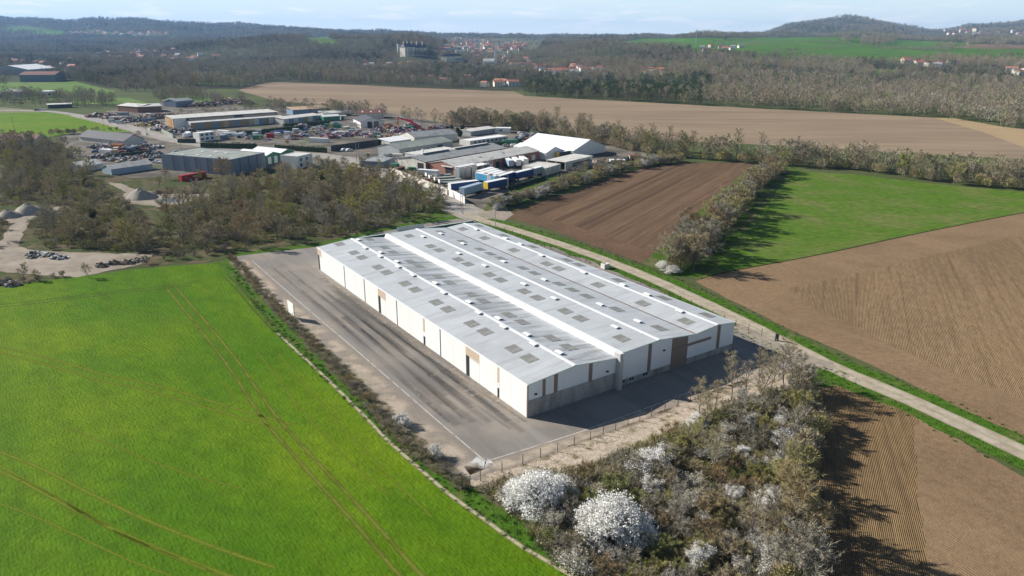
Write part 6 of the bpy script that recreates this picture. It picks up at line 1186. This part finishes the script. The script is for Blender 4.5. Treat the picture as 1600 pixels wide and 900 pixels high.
# red material handler
mh = thing('material_handler', 'red scrap handling crane with a long bent boom and orange grab', 'crane', G(651,211), 0, None, .85)
attach(mh, 'tracks', 'rdark', (-2.2, 2.2, -2.4, -1.5, 0, 1.1), (-2.2, 2.2, 1.5, 2.4, 0, 1.1)); attach(mh, 'body', 'red', (-1.5, 3.2, -1.6, 1.6, 2.6, 4.6)); attach(mh, 'pedestal', 'rdark', (-1, 1, -1, 1, 1.101, 2.6)); attach(mh, 'cab', glass, (-3.2, -1.52, -1.8, -.2, 4.4, 6.6))
def arm(n_, p, q, w0, w1, m_): b = MB(); b.tube(p, q, w0, w1, 4, cap=True); b.build(n_, m_, mh)
redb = PM('boom_red', (.62, .03, .05), .45)
arm('boom', (0, 0, 4.0), (-5.2, 0, 9.6), 1.1, 1.0, redb); arm('boom', (-5.0, 0, 9.4), (-15.0, 0, 12.4), 1.25, .7, redb); arm('boom_plate', (-9.5, 0, 11.3), (-13.8, 0, 12.7), .9, .8, BM['white']); arm('stick', (-15, 0, 12.2), (-15.4, 0, 6.6), .5, .35, redb); arm('hydraulic_ram', (-1.5, .5, 5), (-7, .5, 11), .16, .12, BM['white']); arm('counter_arm', (1, 0, 4.5), (9, 0, 2.2), .5, .4, BM['red'])
b = MB()
for k in range(5): a_ = k * 1.257; b.tube((-15.4, 0, 7), (-15.4 + math.cos(a_) * 1.3, math.sin(a_) * 1.3, 6), .2, .2, 4); b.tube((-15.4 + math.cos(a_) * 1.3, math.sin(a_) * 1.3, 6), (-15.4 + math.cos(a_) * .5, math.sin(a_) * .5, 4.6), .2, .05, 4)
b.build('grab', BM['orange'], mh)
gx = thing('excavator', 'yellow-orange excavator with raised arm left of the red crane', 'excavator', G(596,222), 0); attach(gx, 'tracks', 'rdark', (-1.5, 1.5, -1.4, -.8, 0, .8), (-1.5, 1.5, .8, 1.4, 0, .8)); attach(gx, 'body', 'ochre', (-1.2, 1.8, -1.2, 1.2, .95, 2.4)); attach(gx, 'cab', glass, (-1.25, .2, -1.15, -.1, 2.401, 3.4))
for p, q in (((1, 0, 2), (5, 0, 4.6)), ((5, 0, 4.6), (9, 0, 1.8))): b = MB(); b.tube(p, q, .4, .3, 4, cap=True); b.build('arm', BM['orange'], gx)
# poles
def pole(px, py, h, label, arm_=0, cat='pole', r=.13):
    t = thing('utility_pole' if not arm_ else 'street_lamp', label, 'utility pole' if not arm_ else 'street lamp', G(px, py), 0); b = MB(); b.tube((0, 0, 0), (0, 0, h), r, r * .7, 7, cap=True); b.build('post', PM('pole_wood', (.22, .19, .16)) if not arm_ else BM['metal'], t)
    if arm_: b = MB(); b.tube((0, 0, h - .1), (-1.4, 0, h + .15), .06, .05, 5); b.build('arm', BM['metal'], t); attach(t, 'lamp_head', 'grey', (-2.0, -1.3, -.12, .12, h + .1, h + .22))
    else: attach(t, 'crossarm', 'rdark', (-.6, .6, -.05, .05, h - .5, h - .4))
for q in [(773,355,8.5,'street lamp at the junction behind the warehouse',1),(792,297,6,'street lamp beside the yellow-fronted trailer',1),(719,333,7.5,'left utility pole of the pair at the lane end',0),(722,336,7.0,'right utility pole of the pair at the lane end',0),(194,206,9,'utility pole at the bend of the upper road',0),(228,226,9,'utility pole beside the upper road',0),(161,215,9,'utility pole behind the dark roofed building',0),(281,240,9,'utility pole above the grey-blue hall',0),(555,256,10,'utility pole at the works road, left of the pair',0),(560,262,11,'utility pole at the works road, right of the pair',0),(20,214,9,'utility pole at the left edge beside the crop',0),(342,237,8,'utility pole in front of the tall hedge',0),(582,222,9,'thin mast in the scrap yard',0)]: pole(*q)

# more of the clutter that packs the yards
kr = random.Random(91)
def zone_items(poly, n, kinds, place, group, mind, seed):
    for i, p in enumerate(fill(poly, n, mind, seed)):
        k = kr.choice(kinds); q = (800, 450); rot = kr.uniform(-.5, .5) + (1.57 if kr.random() < .3 else 0)
        if k == 'car': c = kr.choice(CL); car(p, c, rot, '%s car %s' % (c, place), group)
        elif k == 'van': car(p, 'white', rot, 'white van %s' % place, group, True)
        elif k == 'box':
            m_ = kr.choice(('white', 'grey', 'rust', 'green', 'bluegrey', 'offwhite', 'tan')); t = container('%s container %s' % ({'offwhite': 'pale', 'bluegrey': 'blue-grey', 'rust': 'rusty'}.get(m_, m_), place), (800, 450), m_, rot, kr.choice((3, 6, 6, 9)), group, kr.choice((1.4, 2.6))); t.location = p
        elif k == 'hut':
            t = thing('shed', '%s hut %s' % ('small pale', place), 'hut', p, rot, group); L_, D_ = kr.uniform(4, 9), kr.uniform(3, 6); attach(t, 'wall', kr.choice(('offwhite', 'grey', 'tan')), (0, L_, 0, D_, 0, 2.6)); attach(t, 'roof', kr.choice(('rpale', 'rgrey', 'rwhite', 'rred')), (-.2, L_ + .2, -.2, D_ + .2, 2.601, 2.8)); attach(t, 'door', 'dk', (1, 2.2, -.05, -.002, .02, 2.1))
        else:
            r_ = kr.uniform(1.6, 3.6); o = heap('pile of %s %s' % (k, place), (800 + i, 450), r_, kr.uniform(.7, 1.8), BM['rust' if k == 'scrap' else 'dark'], 46, SC if k == 'scrap' else ('offwhite', 'grey', 'dark', 'tan'), name='scrap_heap' if k == 'scrap' else 'goods_heap', cat='heap', seed=300 + i + seed, cs=1.3); o.location = p; o['group'] = group
zone_items([(345,228),(440,224),(520,219),(560,212),(560,204),(470,206),(380,212),(340,220)], 44, ['car','car','box','scrap','scrap','goods','van'], 'among the clutter of the middle yard', 'clutter of the middle yard', 4.5, 1)
zone_items([(560,205),(620,204),(700,203),(705,210),(660,218),(600,225),(560,224)], 24, ['scrap','scrap','box','goods'], 'around the red crane', 'clutter around the red crane', 5, 2)
zone_items([(230,205),(262,195),(292,208),(300,222),(270,220)], 20, ['goods','box','van','scrap','car'], 'beside the factory hall gable', 'clutter beside the factory hall', 4.5, 3)
zone_items([(130,184),(175,186),(230,188),(260,200),(215,202),(165,196)], 18, ['goods','scrap','goods','box'], 'in the log yard', 'clutter in the log yard', 6, 4)
zone_items([(140,236),(240,234),(250,246),(238,262),(150,262),(135,250)], 26, ['scrap','goods','car','box'], 'in the left storage yard', 'clutter of the left storage yard', 4.5, 5)
zone_items([(612,262),(640,268),(690,284),(700,296),(690,298),(640,281),(606,270)], 8, ['goods','box','car'], 'inside the boundary wall', 'clutter inside the boundary wall', 4.5, 6)
zone_items([(712,236),(735,232),(800,224),(800,230),(760,238),(720,243)], 14, ['car','van','goods','box'], 'behind the long workshops', 'clutter behind the long workshops', 4.5, 7)
zone_items([(880,262),(930,250),(980,244),(985,250),(930,262),(890,270)], 7, ['goods','hut'], 'beyond the open bays', 'clutter beyond the open bays', 6, 8)
zone_items([(440,182),(520,178),(560,182),(560,200),(500,202),(445,192)], 12, ['goods','hut','car','box'], 'between the beige sheds', 'clutter between the beige sheds', 6, 9)
zone_items([(0,150),(110,160),(110,176),(0,176)], 9, ['hut','car','van'], 'beyond the crop field at far left', 'huts beyond the crop field', 9, 10)
# ------------------------------------------------------------------ town, castle, church and farms on the hills
def far_house_mesh(seed, wallm, roofm):
    r_ = random.Random(seed); L_, D, h, ri = r_.uniform(9, 16), r_.uniform(8, 10), r_.uniform(4.5, 7), r_.uniform(2, 3); b = MB()
    b.box(-L_/2, L_/2, -D/2, D/2, -2, h, 0); b.prism([(-D/2 - .4, h), (D/2 + .4, h), (0, h + ri)], 'x', -L_/2 - .4, L_/2 + .4, 1)
    for i in range(3):
        for zz in (.9, 3.4):
            if zz + 1.2 < h: b.box(-L_/2 + L_ * (i + .35) / 3, -L_/2 + L_ * (i + .35) / 3 + 1.1, -D/2 - .06, -D/2 - .001, zz, zz + 1.3, 2)
    b.box(L_ * .2, L_ * .2 + .7, -.3, .4, h + ri - .7, h + ri + .8, 1)
    return b.mesh('house', [wallm, roofm, darkm])
cream = PM('wall_cream', (.74, .68, .57)); HM = [far_house_mesh(i, [BM['white'], cream, BM['offwhite'], cream][i % 4], [BM['rtile'], BM['rred'], BM['rtile'], BM['rtile'], BM['rgrey']][i % 5]) for i in range(12)]
hr = random.Random(33)
for place, group, poly, n, md, sc, sd_ in HZ:
    for p in SPOTS[place]:
        i = hr.randrange(12); o = obj('house', HM[i], None, p, hr.uniform(-.6, .6), sc * hr.uniform(.85, 1.15)); tag(o, '%s house with %s roof %s' % (['white', 'cream', 'pale', 'cream'][i % 4], ['tiled', 'red-brown', 'tiled', 'tiled', 'grey'][i % 5], place), 'house', group)
# castle
p = T(629,91); q = T(665,91); Lc = (q - p).length; cs = thing('castle', 'large pale castle with steep slate roofs on the wooded slope', 'castle', p + Vector((0, 0, -1)), math.atan2(q.y - p.y, q.x - p.x)); D = 16
H_ = 21
attach(cs, 'wall', cream, (0, Lc * .42, 0, D, 0, H_)); attach(cs, 'wall', cream, (Lc * .42, Lc, 3, D + 3, 0, H_ - 1.5))
for x0, x1, y0, z in ((0, Lc * .42, 0, H_), (Lc * .42, Lc, 3, H_ - 1.5)):
    b = MB(); b.add([(x0 - .5, y0 - .5, z), (x1 + .5, y0 - .5, z), (x1 + .5, y0 + D + .5, z), (x0 - .5, y0 + D + .5, z), (x0 + 4, y0 + D / 2, z + 9), (x1 - 4, y0 + D / 2, z + 9)], [(0,1,5,4), (2,3,4,5), (1,2,5), (3,0,4), (0,3,2,1)]); b.build('roof', BM['rdark'], cs)
for i in range(9):
    for zz in (5, 10.5, 16):
        x = Lc * (i + .4) / 9; y = 0 if x < Lc * .4 else 3; attach(cs, 'window', 'dk', (x, x + 1.6, y - .12, y - .002, zz, zz + 2.8))
for x in (Lc * .05, Lc * .2, Lc * .38, Lc * .6, Lc * .85): attach(cs, 'chimney', cream, (x, x + 1.6, D / 2 - .8, D / 2 + .8, H_ + 4, H_ + 12.5))
p = T(617,84); tw_ = thing('tower', 'slim pale tower rising from the trees left of the castle', 'tower', p + Vector((0, 0, -1)), .3); attach(tw_, 'wall', cream, (0, 5, 0, 5, 0, 20)); attach(tw_, 'roof', 'rdark', (-.4, 5.4, -.4, 5.4, 20.001, 21.5))
p = T(694,98); q = T(717,98); mn = thing('mansion', 'long pale mansion with dark roof below the town', 'mansion', p, math.atan2(q.y - p.y, q.x - p.x)); Lm = (q - p).length; attach(mn, 'wall', cream, (0, Lm, 0, 14, -1, 11)); b = MB(); b.prism([(-.5, 11), (14.5, 11), (7, 16)], 'x', -.5, Lm + .5); b.build('roof', BM['rdark'], mn)
for i in range(8): attach(mn, 'window', 'dk', (Lm * (i + .4) / 8, Lm * (i + .4) / 8 + 1.6, -.12, -.002, 3, 6)); 
p = T(664,84); q = T(694,82.5); dp = thing('outbuilding', 'long tile-roofed outbuilding right of the castle', 'outbuilding', p, math.atan2(q.y - p.y, q.x - p.x)); attach(dp, 'wall', cream, (0, (q - p).length, 0, 9, -1, 5)); b = MB(); b.prism([(-.4, 5), (9.4, 5), (4.5, 8)], 'x', 0, (q - p).length); b.build('roof', BM['rtile'], dp)
# church
p = T(751,104); q = T(772,104); ch = thing('church', 'pale church with long nave and a slender pointed spire', 'church', p + Vector((0, 0, -1)), math.atan2(q.y - p.y, q.x - p.x) + .05); Ln = (q - p).length; sw = BM['white']
attach(ch, 'nave', sw, (0, Ln - 5, 0, 13, 0, 11)); b = MB(); b.prism([(-.5, 11), (13.5, 11), (6.5, 16)], 'x', 0, Ln - 5); b.build('roof', BM['rpale'], ch); attach(ch, 'aisle', sw, (2, Ln - 6, -5, -.002, 0, 6)); attach(ch, 'aisle_roof', 'rred', (1.8, Ln - 5.8, -5.3, -.002, 6.001, 7))
for i in range(7): attach(ch, 'window', 'dk', (4 + i * (Ln - 12) / 7, 5.2 + i * (Ln - 12) / 7, -5.12, -5.003, 1.6, 4.6))
attach(ch, 'tower', sw, (Ln - 5, Ln + 1, 3, 9, 0, 22)); b = MB(); x0, x1, y0, y1 = Ln - 5.2, Ln + 1.2, 2.8, 9.2; b.add([(x0, y0, 22), (x1, y0, 22), (x1, y1, 22), (x0, y1, 22), ((x0 + x1) / 2, (y0 + y1) / 2, 44)], [(0,1,4), (1,2,4), (2,3,4), (3,0,4), (0,3,2,1)]); b.build('spire', BM['white'], ch)
# mast on the plateau
p = T(1082,70); ms = thing('radio_mast', 'tall thin telecom mast on the green plateau', 'mast', p, 0); hm = 27 * p.y / 1240; b = MB()
for k in range(3): a_ = k * 2.094; b.tube((math.cos(a_) * 1.4, math.sin(a_) * 1.4, 0), (math.cos(a_) * .5, math.sin(a_) * .5, hm), .3, .22, 4)
b.build('lattice', BM['metal'], ms); attach(ms, 'antenna', 'white', (-1.3, -.7, -.3, .3, hm - 9, hm - 4), (.7, 1.3, -.3, .3, hm - 9, hm - 4), (-.2, .2, -.2, .2, hm - 4, hm + 3))
# hedgerow clumps and woods on the plateau
P = []; r_ = random.Random(77)
for ln_ in ([(1095,75),(1150,82),(1250,82)], [(925,67),(1000,68),(1050,66)], [(1200,74),(1250,76),(1300,72)], [(1290,62),(1340,66),(1400,70),(1450,71),(1500,69)], [(1360,71),(1480,72)], [(1110,66),(1180,66)]):
    for (xa, ya), (xb, yb) in zip(ln_, ln_[1:]):
        n = int(abs(xb - xa) / 2.0)
        for i in range(n): f = (i + r_.random()) / n; P.append(T(xa + (xb - xa) * f, ya + (yb - ya) * f))
scatter('hedgerow', P, [r_.uniform(.35, .8) for _ in P], WK, 'dark field hedges on the green plateau', 'hedgerow', 78)
P = []
for cx_, cy_, rx, ry, n in ((1365,58,28,5,150), (1480,66,30,2,30), (1320,57,10,1,20), (1130,57,8,1,12), (1470,88,16,5,30), (1560,62,10,2,14), (600,52,40,3,60)):
    for _ in range(n): a_ = r_.uniform(0, 6.28); q_ = math.sqrt(r_.random()); P.append(T(cx_ + rx * q_ * math.cos(a_), cy_ + ry * q_ * math.sin(a_) + 2))
scatter('copse', P, [r_.uniform(.9, 1.6) for _ in P], WK, 'small bare copses standing on the plateau meadows', 'copse', 79)
# ------------------------------------------------------------------ labels: tell apart the plants that read alike
ORD = ['first', 'second', 'third', 'fourth', 'fifth', 'sixth', 'seventh', 'eighth', 'ninth', 'tenth', 'eleventh', 'twelfth', 'thirteenth', 'fourteenth', 'fifteenth', 'sixteenth', 'seventeenth', 'eighteenth', 'nineteenth', 'twentieth']; ORD += ['twenty-' + o for o in ORD[:9]] + ['thirtieth'] + ['thirty-' + o for o in ORD[:9]] + ['fortieth'] + ['forty-' + o for o in ORD[:9]]
from collections import defaultdict
dd_ = defaultdict(list)
for o in S.objects:
    if o.parent is None and o.get('label') and o.get('kind') is None: dd_[o['label']].append(o)
for lb, os_ in dd_.items():
    if len(os_) < 2 or len(os_) > 48: continue
    os_.sort(key=lambda o: o.location.x / max(o.location.y, 1))
    for i, o in enumerate(os_):
        pos = ('leftmost' if i == 0 else 'rightmost') if i in (0, len(os_) - 1) else ORD[i] + ' from the left'
        if len((lb + ', ' + pos).split()) <= 16: o['label'] = lb + ', ' + pos
# ------------------------------------------------------------------ air
hz = MB().box(-12600, 12600, -600, 13400, -1.2, 330).mesh('haze', [])
hm_ = bpy.data.materials.new('haze'); hm_.use_nodes = True; n = hm_.node_tree.nodes; l = hm_.node_tree.links; n.remove(n['Principled BSDF'])
pv = n.new('ShaderNodeVolumePrincipled'); pv.inputs['Color'].default_value = (.32, .57, 1.0, 1); pv.inputs['Density'].default_value = .000060; pv.inputs['Anisotropy'].default_value = .2
l.new(pv.outputs[0], n['Material Output'].inputs['Volume']); hz.materials.append(hm_)
tag(obj('haze', hz), 'thin bluish haze filling the valley air', 'haze', kind='stuff')
